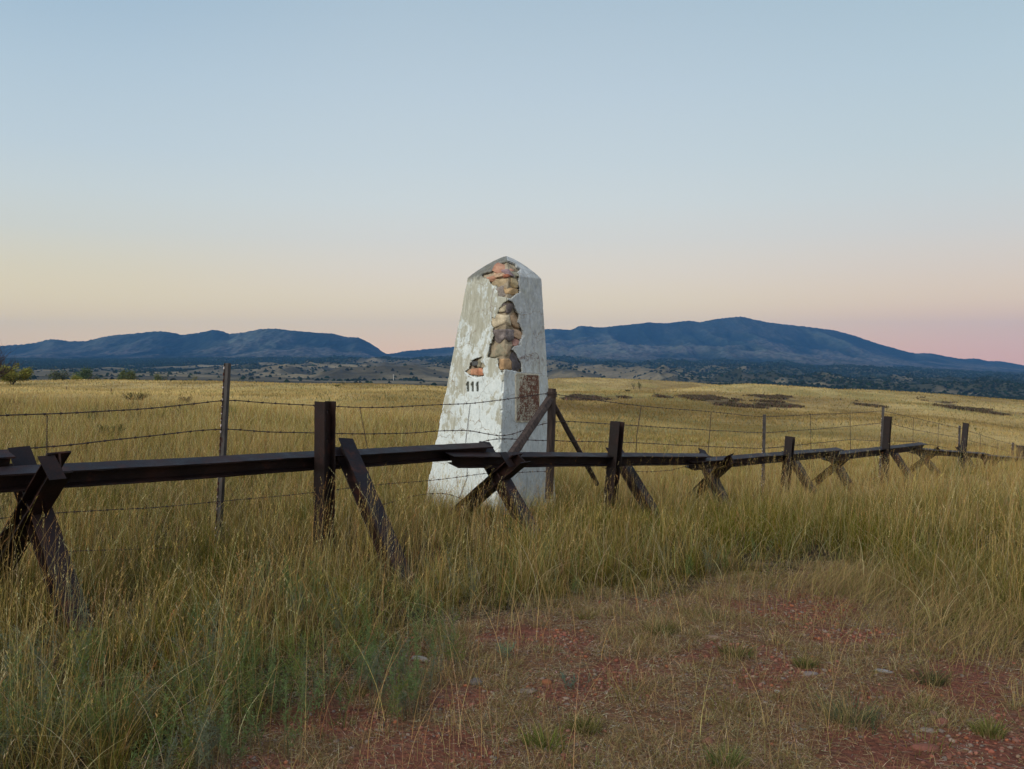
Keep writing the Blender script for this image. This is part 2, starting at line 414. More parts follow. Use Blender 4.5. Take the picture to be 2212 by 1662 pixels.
nrw, nu = MX.shape; idx = np.arange(nrw*nu).reshape(nrw, nu)
Fq = np.stack([idx[:-1, :-1], idx[:-1, 1:], idx[1:, 1:], idx[1:, :-1]], -1).reshape(-1, 4)
X, Y = V[:, 0], V[:, 1]; spv = sp_.reshape(-1); s2v = sp2.reshape(-1); tv = tc_.reshape(-1)
rock = sstep(.63, .80, spv*.35+s2v*.35+.45*fbm(X/350, Y/500, 88, 3)+.05)*sstep(.02, .2, tv)*(1-.75*sstep(.55, .95, tv))
lowf = sstep(.25, .05, tv)
mcol = lerp3((.012,.017,.014), (.028,.032,.022), sstep(.3, .7, fbm(X/600, Y/900, 89, 4)))
spk = .35+.65*sstep(.45, .62, vnoise(X/16, Y/40, 99))
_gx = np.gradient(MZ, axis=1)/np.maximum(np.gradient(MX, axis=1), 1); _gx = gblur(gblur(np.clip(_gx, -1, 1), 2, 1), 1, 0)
slope_shade = np.tanh(_gx*7).reshape(-1)*sstep(.02, .2, tv)
mcol = mcol*(1+.85*slope_shade)[:, None]*(.55+.9*vnoise(X/24, Y/60, 97))[:, None]*(.12+2.3*np.clip(spv*.7+s2v*.3, 0, 1)**3.2)[:, None]*1.1  # ridge and gully shading painted into the woodland colour
mcol = mcol*(1-rock[:, None]*.6*spk[:, None])+np.array([.135,.112,.095])*(rock*.6*spk)[:, None]
op = sstep(.52, .66, fbm(X/330, Y/420, 90, 4))*lowf
mcol = mcol*(1-.55*op[:, None])+np.array([.15,.125,.08])*.55*op[:, None]
M_MTN = m_attr('mountain_woodland_and_rock', .02, .6, 1.4, d=5)
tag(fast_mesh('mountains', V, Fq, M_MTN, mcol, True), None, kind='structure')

# ------------------------------------------------------------------ blades
def blades(P, h, w, lean, curve, segs, c0, c1, twist=None):
    n = len(P); t = np.linspace(0, 1, segs+1)
    ang = rng.uniform(0, 2*np.pi, n) if twist is None else twist
    wx, wy = np.cos(ang), np.sin(ang)
    L = lean  # (n,2) horizontal displacement of the tip
    tt = t[None, :]
    cx = P[:, 0, None]+L[:, 0, None]*(tt*(1-curve[:, None])+curve[:, None]*tt**2.2)
    cy = P[:, 1, None]+L[:, 1, None]*(tt*(1-curve[:, None])+curve[:, None]*tt**2.2)
    ll = np.hypot(L[:, 0], L[:, 1])
    droop = np.clip(ll/np.maximum(h, 1e-3)-.5, 0, 2)*curve
    cz = P[:, 2, None]+h[:, None]*(tt-droop[:, None]*.45*tt**3)
    ww = w[:, None]*(1-tt*.82)*.5
    A = np.stack([cx-wx[:, None]*ww, cy-wy[:, None]*ww, cz], -1)
    B = np.stack([cx+wx[:, None]*ww, cy+wy[:, None]*ww, cz], -1)
    V = np.stack([A, B], 2).reshape(-1, 3)
    b = (np.arange(n)*(segs+1)*2)[:, None]+(np.arange(segs)*2)[None, :]
    b = b.reshape(-1)
    Fc = np.stack([b, b+1, b+3, b+2], -1)
    C = c0[:, None, :]*(1-tt[:, :, None])+c1[:, None, :]*tt[:, :, None]
    C = np.repeat(C[:, :, None, :], 2, 2).reshape(-1, 3)
    tip = np.stack([cx[:, -1], cy[:, -1], cz[:, -1]], -1)
    prv = np.stack([cx[:, -2], cy[:, -2], cz[:, -2]], -1)
    return V, Fc, C, tip, prv
class Stuff:
    def __init__(s): s.V = []; s.F = []; s.C = []; s.n = 0
    def add(s, V, Fc, C):
        s.V.append(np.asarray(V, np.float32)); s.F.append(np.asarray(Fc)+s.n); s.C.append(np.asarray(C, np.float32)); s.n += len(V)
    def build(s, name, mat, parent=None):
        return fast_mesh(name, np.concatenate(s.V), np.concatenate(s.F), mat, np.concatenate(s.C), parent=parent)
def pts(d0, d1, dens, umax=.72, seed=0, x0=None):
    """random ground points between distances d0..d1, dens per m2"""
    area = umax*(d1*d1-d0*d0); n = int(area*dens*FX)
    Y = np.sqrt(rng.uniform(d0*d0, d1*d1, n)); X = rng.uniform(-umax, umax, n)*Y
    return X, Y
def jit(c, n, s=.18):
    c = np.asarray(c, float)
    c = np.repeat(c[None, :], n, 0) if c.ndim == 1 else c
    return np.clip(c*(1+rng.normal(0, s, (n, 1)))*(1+rng.normal(0, s*.35, (n, 3))), .004, .9)
def palette(X, Y, dry):
    """dry 0..1 -> base and tip colours"""
    n = len(X)
    g = np.array([.100,.108,.014]); g2 = np.array([.185,.160,.022]); s = np.array([.47,.34,.115]); s2 = np.array([.60,.49,.26]); r = np.array([.32,.150,.050])
    k = rng.uniform(0, 1, n)
    green = np.where((k < .5)[:, None], g, g2)
    straw = np.where((k < .55)[:, None], s, np.where((k < .85)[:, None], s2, r))
    d = np.clip(dry+rng.normal(0, .22, n), 0, 1)[:, None]
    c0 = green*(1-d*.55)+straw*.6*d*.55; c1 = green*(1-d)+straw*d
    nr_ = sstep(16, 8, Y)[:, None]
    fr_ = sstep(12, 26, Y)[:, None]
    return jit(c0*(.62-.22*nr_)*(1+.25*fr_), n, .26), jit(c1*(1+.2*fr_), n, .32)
MON = (-.234, 11.2)
def keepout(X, Y):
    return np.hypot(X-MON[0], Y-MON[1]) > .62
LU = Vector((.655, .755, 0)).normalized()
tall = Stuff(); ref_dir = np.array([.35, -.05])
def dryness(X, Y):
    u = X/np.maximum(Y, 1)
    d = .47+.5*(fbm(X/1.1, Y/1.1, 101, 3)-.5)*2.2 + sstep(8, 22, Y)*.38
    d = d-.22*sstep(2.2, .6, np.hypot((X-1.0)/1.6, (Y-9.6)/1.5))          # green growth beside the monument
    d = d-.30*sstep(1, .4, np.hypot((X-2.9)/2.2, (Y-8.6)/2.2))
    d = d-.20*sstep(7.2, 4.8, Y)-.14*sstep(.05, .2, u)*sstep(13, 9, Y)*(fbm(X/.9, Y/.9, 103, 2) > .5)
    return np.clip(d, 0, 1)
def hmod(X, Y):
    h = .65+.8*(fbm(X/.7, Y/.7, 111, 3)-.1)
    u = X/np.maximum(Y,1)
    for sx_, sy_, sr_q in ((-.81,6.5,.45),(-.76,6.05,.4),(-.70,5.6,.35),(.12,8.4,.45),(.10,7.9,.45),(1.65,10.3,.5),(1.55,9.8,.45),(-1.5,7.1,.3),(-2.75,5.35,.4),(-2.5,4.9,.4),(3.4,14.3,.8),(5.9,18,1.1),(3.0,11.8,.8),(6.2,15.8,1.2),(9.0,19.5,1.6)):
        h = h*(1-.48*np.exp(-(((X-sx_)/sr_q)**2+((Y-sy_)/sr_q)**2)))
    return h*(1+.25*np.exp(-((X-.9)/.9)**2-((Y-5.6)/.8)**2))
def tall_layer(d0, d1, dens, hr, wr, segs, umax=.72):
    X, Y = pts(d0, d1, dens*.4, umax); ox = np.zeros(len(X)); oy = ox.copy(); hm = np.ones(len(X)); dd_ = ox.copy()
    per = 46 if d0 < 13 else 24                     # bunch grass: blades fan out of common crowns
    cx_, cy_ = pts(d0, d1, dens*.6/per, umax); m_ = len(cx_)
    ch = rng.uniform(.55, 1.45, m_); cd_ = rng.normal(0, .36, m_); cr = rng.uniform(.03, .085, m_)*(1 if d0 < 13 else 1.6)
    a_ = rng.uniform(0, 6.283, (m_, per)); q_ = rng.uniform(0, 1, (m_, per))**.5
    bx_ = np.cos(a_)*q_*cr[:, None]; by_ = np.sin(a_)*q_*cr[:, None]
    X = np.concatenate([X, (cx_[:, None]+bx_).ravel()]); Y = np.concatenate([Y, (cy_[:, None]+by_).ravel()])
    ox = np.concatenate([ox, (np.cos(a_)*q_).ravel()]); oy = np.concatenate([oy, (np.sin(a_)*q_).ravel()])
    hm = np.concatenate([hm*.75, np.repeat(ch, per)]); dd_ = np.concatenate([dd_, np.repeat(cd_, per)])
    sd = dirt_sd(X, Y); cl = fbm(X/.5, Y/.5, 121, 2)
    keep = (rng.uniform(0, 1, len(X)) < sstep(.15, -.3, sd)*(.45+.75*sstep(.3, .6, cl))) & keepout(X, Y)
    X, Y, sd, ox, oy, hm, dd_ = X[keep], Y[keep], sd[keep], ox[keep], oy[keep], hm[keep], dd_[keep]; n = len(X)
    Z = gz(X, Y)-.01
    h = rng.uniform(hr[0], hr[1], n)*hmod(X, Y)*(.45+.55*sstep(-.05, -.6, sd))*hm*(1-.34*sstep(.16, .3, X/Y)*sstep(10, 13, Y)*sstep(27, 22, Y))
    dr = dryness(X, Y)+dd_
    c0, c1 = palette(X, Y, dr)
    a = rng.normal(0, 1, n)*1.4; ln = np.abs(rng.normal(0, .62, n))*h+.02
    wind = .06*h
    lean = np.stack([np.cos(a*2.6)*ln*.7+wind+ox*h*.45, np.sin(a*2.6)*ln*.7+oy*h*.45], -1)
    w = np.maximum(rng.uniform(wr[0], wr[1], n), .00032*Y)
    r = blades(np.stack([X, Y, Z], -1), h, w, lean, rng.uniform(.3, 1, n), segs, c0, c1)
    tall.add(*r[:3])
tall_layer(2.4, 7, 2900, (.10,.34), (.0022,.0042), 4, .85)
tall_layer(7, 13, 1650, (.10,.36), (.0028,.005), 3)
tall_layer(13, 26, 620, (.14,.40), (.005,.008), 3)
tall_layer(26, 48, 190, (.2,.46), (.009,.014), 2, .68)
tall_layer(48, 75, 22, (.15,.30), (.018,.03), 2, .66)
# tangle of broken and lodged leaves
X, Y = pts(2.4, 14, 520, .85); sd = dirt_sd(X, Y); keep = (sd < 0) & keepout(X, Y); X, Y = X[keep], Y[keep]; n = len(X)
h0 = rng.uniform(.03, .26, n)*hmod(X, Y); L = rng.uniform(.06, .26, n); a = rng.uniform(0, 6.283, n)
k = rng.uniform(0, 1, n)[:, None]
c = jit(np.where(k < .55, np.array([[.46,.34,.155]]), np.where(k < .8, np.array([[.30,.165,.075]]), np.array([[.16,.15,.035]]))), n, .25)
r = blades(np.stack([X, Y, gz(X, Y)+h0*.6], -1), h0*rng.uniform(-.3, .9, n), np.maximum(rng.uniform(.0015, .003, n), .00028*Y), np.stack([np.cos(a), np.sin(a)], -1)*L[:, None], rng.uniform(.4, 1, n), 3, c*.85, c)
tall.add(*r[:3])
X, Y = pts(3.2, 12, 70, .8); sd = dirt_sd(X, Y); kp = (sd < .1) & keepout(X, Y) & (rng.uniform(0, 1, len(X)) < .35+.65*np.exp(-((sd+.3)/.5)**2)); X, Y = X[kp], Y[kp]; n = len(X)
h = rng.uniform(.18, .46, n); a = rng.uniform(0, 6.283, n); k = rng.uniform(0, 1, n)[:, None]
c = jit(np.where(k < .7, np.array([[.62,.52,.29]]), np.array([[.40,.38,.15]])), n, .18)
r = blades(np.stack([X, Y, gz(X, Y)], -1), h, np.maximum(rng.uniform(.0024, .0042, n), .0003*Y), np.stack([np.cos(a), np.sin(a)], -1)*(h*rng.uniform(.6, 1.5, n))[:, None], rng.uniform(.8, 1, n), 7, c*.6, c)
tall.add(*r[:3])
# culms with seed heads
def culms(d0, d1, dens, hr, wmul=1., umax=.72, heads=7, tone=None):
    X, Y = pts(d0, d1, dens, umax)
    sd = dirt_sd(X, Y); cl = fbm(X/.45, Y/.45, 131, 3)
    keep = (rng.uniform(0, 1, len(X)) < sstep(.05, -.3, sd)*sstep(.35, .62, cl)) & keepout(X, Y)
    X, Y = X[keep], Y[keep]; n = len(X); Z = gz(X, Y)
    h = rng.uniform(hr[0], hr[1], n)*(.75+.5*fbm(X, Y, 133, 2))
    k = rng.uniform(0, 1, n)[:, None]
    base = np.where(k < .6, np.array([[.52,.37,.13]]), np.where(k < .85, np.array([[.38,.20,.075]]), np.array([[.60,.50,.26]])))
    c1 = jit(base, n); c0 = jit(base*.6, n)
    a = rng.uniform(0, 2*np.pi, n); ln = np.abs(rng.normal(.1, .36, n))*h
    lean = np.stack([np.cos(a)*ln+.08*h, np.sin(a)*ln*.6], -1)
    cu = rng.uniform(.5, 1, n)
    w = np.maximum(rng.uniform(.0016, .0026, n), .00026*Y)
    P = np.stack([X, Y, Z], -1)
    V, Fc, C, tip, prv = blades(P, h, w, lean, cu, 5, c0, c1)
    tall.add(V, Fc, C)
    hl = rng.uniform(.05, .14, n)
    for q in range(heads):
        f = rng.uniform(0, 1, n)[:, None]; ax = tip-prv
        ax = ax/np.maximum(np.linalg.norm(ax, axis=1, keepdims=True), 1e-4)
        b = tip-ax*hl[:, None]*f
        ll = rng.uniform(.005, .015, n); a2 = rng.uniform(0, 2*np.pi, n)
        le = np.stack([np.cos(a2), np.sin(a2)], -1)*ll[:, None]*.55+ax[:, :2]*ll[:, None]*.8
        v = blades(b, ll*np.clip(ax[:, 2]+.25, .1, 1), np.maximum(rng.uniform(.0015, .003, n), .0003*Y), le, np.full(n, .3), 1, c1*.95, np.clip(c1*1.15, 0, .9))
        tall.add(*v[:3])
culms(2.6, 8, 260, (.28,.72), heads=11, umax=.85)
culms(8, 16, 120, (.34,.74), heads=5)
culms(16, 45, 22, (.5,.82), heads=3, umax=.68)
m_ = 620; cx_, cy_ = pts(9, 44, 620/(.66*(44**2-81)), .66); m_ = len(cx_); kp = fbm(cx_/4, cy_/5, 171, 3) > .47; cx_, cy_ = cx_[kp], cy_[kp]; m_ = len(cx_); per = 16
X = np.repeat(cx_, per)+rng.normal(0, .14, m_*per); Y = np.repeat(cy_, per)+rng.normal(0, .14, m_*per); n = len(X); kp = keepout(X, Y); h = rng.uniform(.28, .62, n)
kk = np.repeat(rng.uniform(0, 1, m_), per)[:, None]; c = jit(np.where(kk < .6, np.array([[.10,.062,.038]]), np.array([[.12,.14,.06]])), n, .3)
r = blades(np.stack([X, Y, gz(X, Y)], -1)[kp], h[kp], np.maximum(.004, .0005*Y)[kp], (rng.normal(0, .25, (n, 2))*h[:, None])[kp], np.full(int(kp.sum()), .5), 2, c[kp], c[kp])
tall.add(*r[:3])
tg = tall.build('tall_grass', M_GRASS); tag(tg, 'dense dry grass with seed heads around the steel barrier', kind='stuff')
# arching pale stems at the track's edge
# mid field turf: short tufts
fld = Stuff()
for d0, d1, dens, hh_, ww in ((60, 110, 7.5, .32, .035), (110, 200, 2.6, .42, .075), (200, 460, .7, .5, .13)):
    X, Y = pts(d0, d1, dens, .66); Z = gz(X, Y)
    b = burn_mask(X, Y, Z); keep = b < .5; X, Y, Z = X[keep], Y[keep], Z[keep]; n = len(X)
    t_ = sstep(.3, .7, fbm(X/35, Y/60, 6, 4)*.55+fbm(X/9, Y/26, 8, 4)*.45)
    c = lerp3((.31,.215,.078), (.60,.45,.19), t_)
    k = rng.uniform(0, 1, n)[:, None]; c = np.where(k < .16, np.array([[.17,.15,.05]]), c)
    tuft_dip_shade = np.exp(-((Y-150)/42)**2)*sstep(-.30, .0, X/Y); c = c*(1-np.array([[.30,.33,.38]])*tuft_dip_shade[:, None])  # tufts carry the same painted shading of the far hollow
    c = jit(c, n, .09)
    h = rng.uniform(.4, 1, n)*hh_
    lean = rng.normal(0, .35, (n, 2))*h[:, None]
    r = blades(np.stack([X, Y, Z-.02], -1), h, rng.uniform(.5, 1, n)*ww*2, lean, np.full(n, .5), 1, c*.85, c, twist=rng.normal(0, .5, n))
    fld.add(*r[:3])
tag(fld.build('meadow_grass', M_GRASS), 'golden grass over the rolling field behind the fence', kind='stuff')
# burnt scrub
bs = Stuff()
hitcache = {}
for cx, cy, a, b, s in BURN:
    n0 = int(a*b*9); t = rng.uniform(0, 1, n0)**.5*1.25; an = rng.uniform(0, 6.283, n0)
    qx = np.cos(an)*a*t; qy = np.sin(an)*b*t+qx*s
    P = []
    for x_, y_ in zip(cx+qx, cy+qy):
        ky = (round(x_/8), round(y_))
        if ky not in hitcache: hitcache[ky] = ground_hit(ky[0]*8, ky[1])
        P.append(hitcache[ky][:2])
    P = np.array(P); x = P[:, 0]+rng.uniform(-1, 1, n0)*P[:, 1]*.0024; y = P[:, 1]*(1+rng.uniform(-1, 1, n0)*.02)
    kp = (vnoise(x/4., y/9., 91) > .46+.2*t) & (rng.uniform(0, 1, n0) < .5); x, y = np.repeat(x[kp], 5), np.repeat(y[kp], 5); m = len(x)
    x = x+rng.normal(0, .25, m); y = y+rng.normal(0, .25, m); c = jit((.12,.088,.055), m, .4)
    r = blades(np.stack([x, y, gz(x, y)], -1), rng.uniform(.2, .55, m), rng.uniform(.25, .5, m), rng.normal(0, .25, (m, 2)), np.full(m, .5), 1, c, c)
    bs.add(*r[:3])
tag(bs.build('dark_scrub', M_LEAF), 'dark brown low scrub in patches on the golden hillside', kind='stuff')

# ------------------------------------------------------------------ thatch on the track
th = Stuff()
X, Y = rng.uniform(-2.4, 5.2, int(560000*FX)), rng.uniform(2.7, 8.2, int(560000*FX))
sd = dirt_sd(X, Y); rd = redness(X, Y); cl = fbm(X/.12, Y/.12, 141, 3)
keep = (np.abs(X) < .72*Y) & (rng.uniform(0, 1, len(X)) < sstep(-.45, .0, sd)*(1-.88*rd)*(.10+.90*sstep(.40, .60, fbm(X/.35, Y/.25, 144, 3)))*(.35+.65*sstep(.36, .55, cl)))
X, Y, rd = X[keep], Y[keep], rd[keep]; n = len(X); Z = gz(X, Y)-.004
h = rng.uniform(.006, .065, n)*(.5+fbm(X/.3, Y/.3, 143, 2)); ll = rng.uniform(.02, .10, n); a = rng.uniform(0, 6.283, n)
k = rng.uniform(0, 1, n)[:, None]
c = np.where(k < .5, np.array([[.40,.285,.135]]), np.where(k < .72, np.array([[.27,.165,.075]]), np.where(k < .9, np.array([[.52,.41,.24]]), np.array([[.17,.16,.035]]))))
c = jit(c*.8, n, .25)
r = blades(np.stack([X, Y, Z], -1), h, rng.uniform(.0016, .0036, n), np.stack([np.cos(a), np.sin(a)], -1)*ll[:, None], rng.uniform(.2, .9, n), 2, c*.85, c)
th.add(*r[:3])
# low ragged clumps and lone tall stems on the clearing
m_ = 520; cx_, cy_ = rng.uniform(-2.4, 5.0, m_), rng.uniform(2.9, 7.4, m_); kp = (np.abs(cx_) < .72*cy_) & (dirt_sd(cx_, cy_) > -.1) & (rng.uniform(0, 1, m_) < .25+.75*(1-redness(cx_, cy_))); cx_, cy_ = cx_[kp], cy_[kp]; m_ = len(cx_); per = 60
a_ = rng.uniform(0, 6.283, (m_, per)); q_ = rng.uniform(0, 1, (m_, per))**.6; cr = rng.uniform(.03, .16, m_)[:, None]
X = (cx_[:, None]+np.cos(a_)*q_*cr*1.3).ravel(); Y = (cy_[:, None]+np.sin(a_)*q_*cr).ravel(); n = len(X)
h = rng.uniform(.3, 1, n)*np.repeat(rng.uniform(.03, .12, m_), per); k = np.repeat(rng.uniform(0, 1, m_), per)[:, None]
c = jit(np.where(k < .45, np.array([[.36,.27,.12]]), np.where(k < .7, np.array([[.19,.17,.045]]), np.where(k < .88, np.array([[.27,.17,.08]]), np.array([[.12,.145,.04]])))), n, .3)
r = blades(np.stack([X, Y, gz(X, Y)], -1), h, rng.uniform(.0015, .003, n), np.stack([np.cos(a_.ravel()), np.sin(a_.ravel())], -1)*(h*rng.uniform(.2, 1.3, n))[:, None], rng.uniform(.3, 1, n), 3, c*.7, c)
th.add(*r[:3])
X = []; Y = []
for px, py, sx_, sy_, q in ((1010,1610,60,50,26),(1440,1560,50,40,14),(1730,1590,40,50,16),(1240,1640,120,30,14),(880,1560,120,70,34),(1330,1330,160,25,60),(1120,1400,120,30,44),(700,1600,120,50,40),(1560,1300,120,20,30)):
    for _ in range(q): x, y = d2w(random.gauss(px, sx_), max(random.gauss(py, sy_), 1230)); X.append(x); Y.append(y)
X, Y = np.array(X), np.array(Y); n = len(X); h = rng.uniform(.16, .55, n); a = rng.uniform(0, 6.283, n)
c = jit(np.where(rng.uniform(0, 1, n)[:, None] < .6, np.array([[.48,.34,.15]]), np.array([[.36,.19,.09]])), n, .2)
r = blades(np.stack([X, Y, gz(X, Y)], -1), h, rng.uniform(.002, .0032, n), np.stack([np.cos(a), np.sin(a)], -1)*(h*rng.uniform(.1, .6, n))[:, None], rng.uniform(.6, 1, n), 6, c*.8, c)
th.add(*r[:3])
# flat litter of straw bits
nl = int(420000*FX); X, Y = rng.uniform(-2.4, 5.2, nl), rng.uniform(2.7, 8.0, nl)
sd = dirt_sd(X, Y); rd = redness(X, Y)
keep = (np.abs(X) < .72*Y) & (sd > -.4) & (rng.uniform(0, 1, nl) < (1-.80*rd)*(.25+.75*sstep(.38, .55, fbm(X/.09, Y/.09, 145, 3))))
X, Y = X[keep], Y[keep]; n = len(X); a = rng.uniform(0, 6.283, n); ll = rng.uniform(.008, .05, n)
k = rng.uniform(0, 1, n)[:, None]
c = jit(np.where(k < .5, np.array([[.34,.235,.125]]), np.where(k < .72, np.array([[.20,.12,.065]]), np.where(k < .9, np.array([[.46,.37,.25]]), np.array([[.25,.21,.17]])))), n, .28)
r = blades(np.stack([X, Y, gz(X, Y)+rng.uniform(.001, .010, n)], -1), rng.uniform(-.004, .008, n), rng.uniform(.0016, .0042, n), np.stack([np.cos(a), np.sin(a)], -1)*ll[:, None], rng.uniform(.2, .9, n), 1, c, c, twist=a+1.57)
th.add(*r[:3])
# upright wisps on the track
X, Y = rng.uniform(-2.4, 5, int(5000*FX)), rng.uniform(3, 7, int(5000*FX))
sd = dirt_sd(X, Y); keep = (np.abs(X) < .72*Y) & (sd > -.1) & (fbm(X/.3, Y/.3, 151, 2) > .56); X, Y = X[keep], Y[keep]; n = len(X)
h = rng.uniform(.05, .22, n); a = rng.uniform(0, 6.283, n); c = jit((.40,.30,.13), n, .2)
r = blades(np.stack([X, Y, gz(X, Y)], -1), h, rng.uniform(.0016, .003, n), np.stack([np.cos(a), np.sin(a)], -1)*(h*rng.uniform(.1, .7, n))[:, None], rng.uniform(.4, 1, n), 3, c*.7, c)
th.add(*r[:3])
# long fallen tawny grass at the right edge of the track
X, Y = rng.uniform(1.4, 5.4, int(52000*FX)), rng.uniform(4.2, 7.6, int(52000*FX))
u = X/Y; px = CX+u*F; py = HY+EYE*F/Y
mk_ = np.exp(-((px-2130)/190)**2-((py-1330)/75)**2)+np.exp(-((px-1880)/170)**2-((py-1265)/32)**2)*.8
keep = rng.uniform(0, 1, len(X)) < mk_; X, Y = X[keep], Y[keep]; n = len(X)
h = rng.uniform(.05, .22, n); a = rng.normal(.4, .9, n); ll = rng.uniform(.08, .28, n)
k = rng.uniform(0, 1, n)[:, None]; c = np.where(k < .6, np.array([[.38,.275,.115]]), np.where(k < .85, np.array([[.25,.16,.075]]), np.array([[.15,.15,.035]])))
c = jit(c, n, .2)
r = blades(np.stack([X, Y, gz(X, Y)], -1), h, rng.uniform(.002, .0036, n), np.stack([np.cos(a), np.sin(a)], -1)*ll[:, None], rng.uniform(.5, 1, n), 3, c*.7, c)
th.add(*r[:3])
tag(th.build('dry_thatch', M_GRASS), 'short matted dead grass over the red track', kind='stuff')

# ------------------------------------------------------------------ gravel
def rock_mesh(r, sc, seed, sub=1, amp=.35):
    rs = random.Random(seed)
    import bmesh
    bm = bmesh.new(); bmesh.ops.create_icosphere(bm, subdivisions=sub, radius=1)
    off = [Vector((rs.gauss(0,1), rs.gauss(0,1), rs.gauss(0,1))).normalized() for _ in range(7)]
    dd = [rs.uniform(.42, .85) for _ in range(7)]
    for v in bm.verts:
        for o_, d_ in zip(off, dd):
            e = v.co.dot(o_)-d_
            if e > 0: v.co -= o_*e
        v.co *= 1+rs.uniform(-1, 1)*amp*.12
        v.co = Vector((v.co.x*sc[0], v.co.y*sc[1], v.co.z*sc[2]))*r
    vs = np.array([v.co[:] for v in bm.verts]); fs = np.array([[v.index for v in f.verts] for f in bm.faces]); bm.free()
    return vs, fs
protos = [rock_mesh(1, (1, random.uniform(.5, 1), random.uniform(.35, .7)), s) for s in range(12)]
gv = Stuff()
X, Y = rng.uniform(-2.6, 5.6, 90000), rng.uniform(2.9, 7.8, 90000)
sd = dirt_sd(X, Y); rd = redness(X, Y)
keep = (np.abs(X) < .72*Y) & (sd > -.25) & (rng.uniform(0, 1, len(X)) < .06+.9*rd*sstep(.35, .6, fbm(X*2, Y*2, 161, 2))); X, Y = X[keep], Y[keep]
Zg = gz(X, Y)
PC = [(.29,.105,.07),(.30,.13,.09),(.20,.07,.05),(.25,.17,.12),(.18,.14,.12),(.26,.11,.08),(.30,.11,.06),(.24,.12,.09),(.26,.19,.15)]
npb = len(X); pid = rng.integers(0, len(protos), npb); PCa = np.array(PC)
sz = .003+.012*rng.uniform(0, 1, npb)**3*(1+.6*rng.uniform(0, 1, npb)); an = rng.uniform(0, 6.283, npb); cid = rng.integers(0, len(PC), npb); br_ = rng.uniform(.6, 1.1, npb)
for k, (vs, fs) in enumerate(protos):
    m = pid == k; q = int(m.sum()); ca, sa = np.cos(an[m])[:, None], np.sin(an[m])[:, None]
    vx = vs[None, :, 0]*ca-vs[None, :, 1]*sa; vy = vs[None, :, 0]*sa+vs[None, :, 1]*ca
    V = np.stack([vx*sz[m][:, None]+X[m][:, None], vy*sz[m][:, None]+Y[m][:, None], (vs[None, :, 2]+.15)*sz[m][:, None]+Zg[m][:, None]], -1).reshape(-1, 3)
    gv.add(V, (fs[None]+(np.arange(q)*len(vs))[:, None, None]).reshape(-1, 3), np.repeat(PCa[cid[m]]*br_[m][:, None], len(vs), 0))
M_PEB = m_attr('pebbles', 60, .8, 1.2)
tag(gv.build('gravel', M_PEB), 'small red and grey pebbles on the bare dirt', kind='stuff')
# single stones
STONES = [
 (1032,1472,.050,(1,.8,.45),(.24,.20,.185),'flat grey stone lying among dry grass left of the red dirt patch'),
 (909,1423,.055,(1.2,.35,.5),(.46,.42,.40),'pale sliver of stone standing at the foot of the grey-green weeds'),
 (1141,1489,.050,(1.3,.9,.3),(.34,.26,.20),'flat tan stone half sunk in the dirt beside orange rubble'),
 (1181,1470,.036,(1.1,.8,.55),(.42,.17,.09),'orange stone beside the flat tan one in the bare dirt'),
 (1294,1463,.034,(1.2,.8,.5),(.40,.15,.09),'wide orange pebble at the right end of the orange rubble'),
 (1540,1367,.055,(1.5,.8,.28),(.44,.30,.21),'flat pinkish tan slab at the upper edge of the track'),
 (1532,1596,.042,(1.2,.9,.6),(.33,.16,.11),'rounded reddish stone near the bottom in thin dry grass'),
 (1680,1488,.020,(1,.9,.8),(.60,.55,.48),'small round cream white pebble on matted dead grass'),
 (1753,1449,.046,(1.3,.8,.28),(.36,.29,.27),'flat pinkish grey stone in matted grass below the small green tufts'),
 (1908,1444,.044,(1.4,.7,.25),(.46,.43,.42),'flat whitish stone in the middle of the matted grass'),
 (1999,1605,.055,(1.4,.9,.28),(.36,.15,.11),'broad flat red stone on bare dirt at the lower right'),
 (2034,1551,.034,(1.2,.9,.7),(.36,.16,.12),'chunky red stone in the rubble right of the blue-green tuft'),
 (2016,1535,.028,(1,.9,.7),(.30,.17,.15),'dark mauve stone touching the chunky red stone'),
 (1982,1512,.024,(1,.8,.7),(.37,.18,.13),'small red stone at the top of the rubble line'),
 (2094,1548,.036,(1.2,.8,.45),(.33,.19,.16),'flat mauve stone apart to the right of the rubble'),
 (2002,1568,.030,(1.3,.8,.4),(.38,.30,.25),'flat tan stone just under the chunky red stone'),
]
M_STONE = {}
for i, (px, py, r, sc, c, lb) in enumerate(STONES):
    x, y = d2w(px, py); z = gz1(x, y)
    vs, fs = rock_mesh(r*.85, (sc[0], sc[1], sc[2]*1.2), 100+i, 2, 1.0); b = random.uniform(-.5, .5)
    ca, sa = math.cos(b), math.sin(b); R = np.array([[ca, -sa, 0], [sa, ca, 0], [0, 0, 1]])
    o = fast_mesh('stone', vs@R.T, fs, M_PEB, np.repeat(np.array([c])*.5, len(vs), 0)); o.location = (x, y, z+r*sc[2]*.08)
    tag(o, lb, 'stone', 'loose stones on the red track')

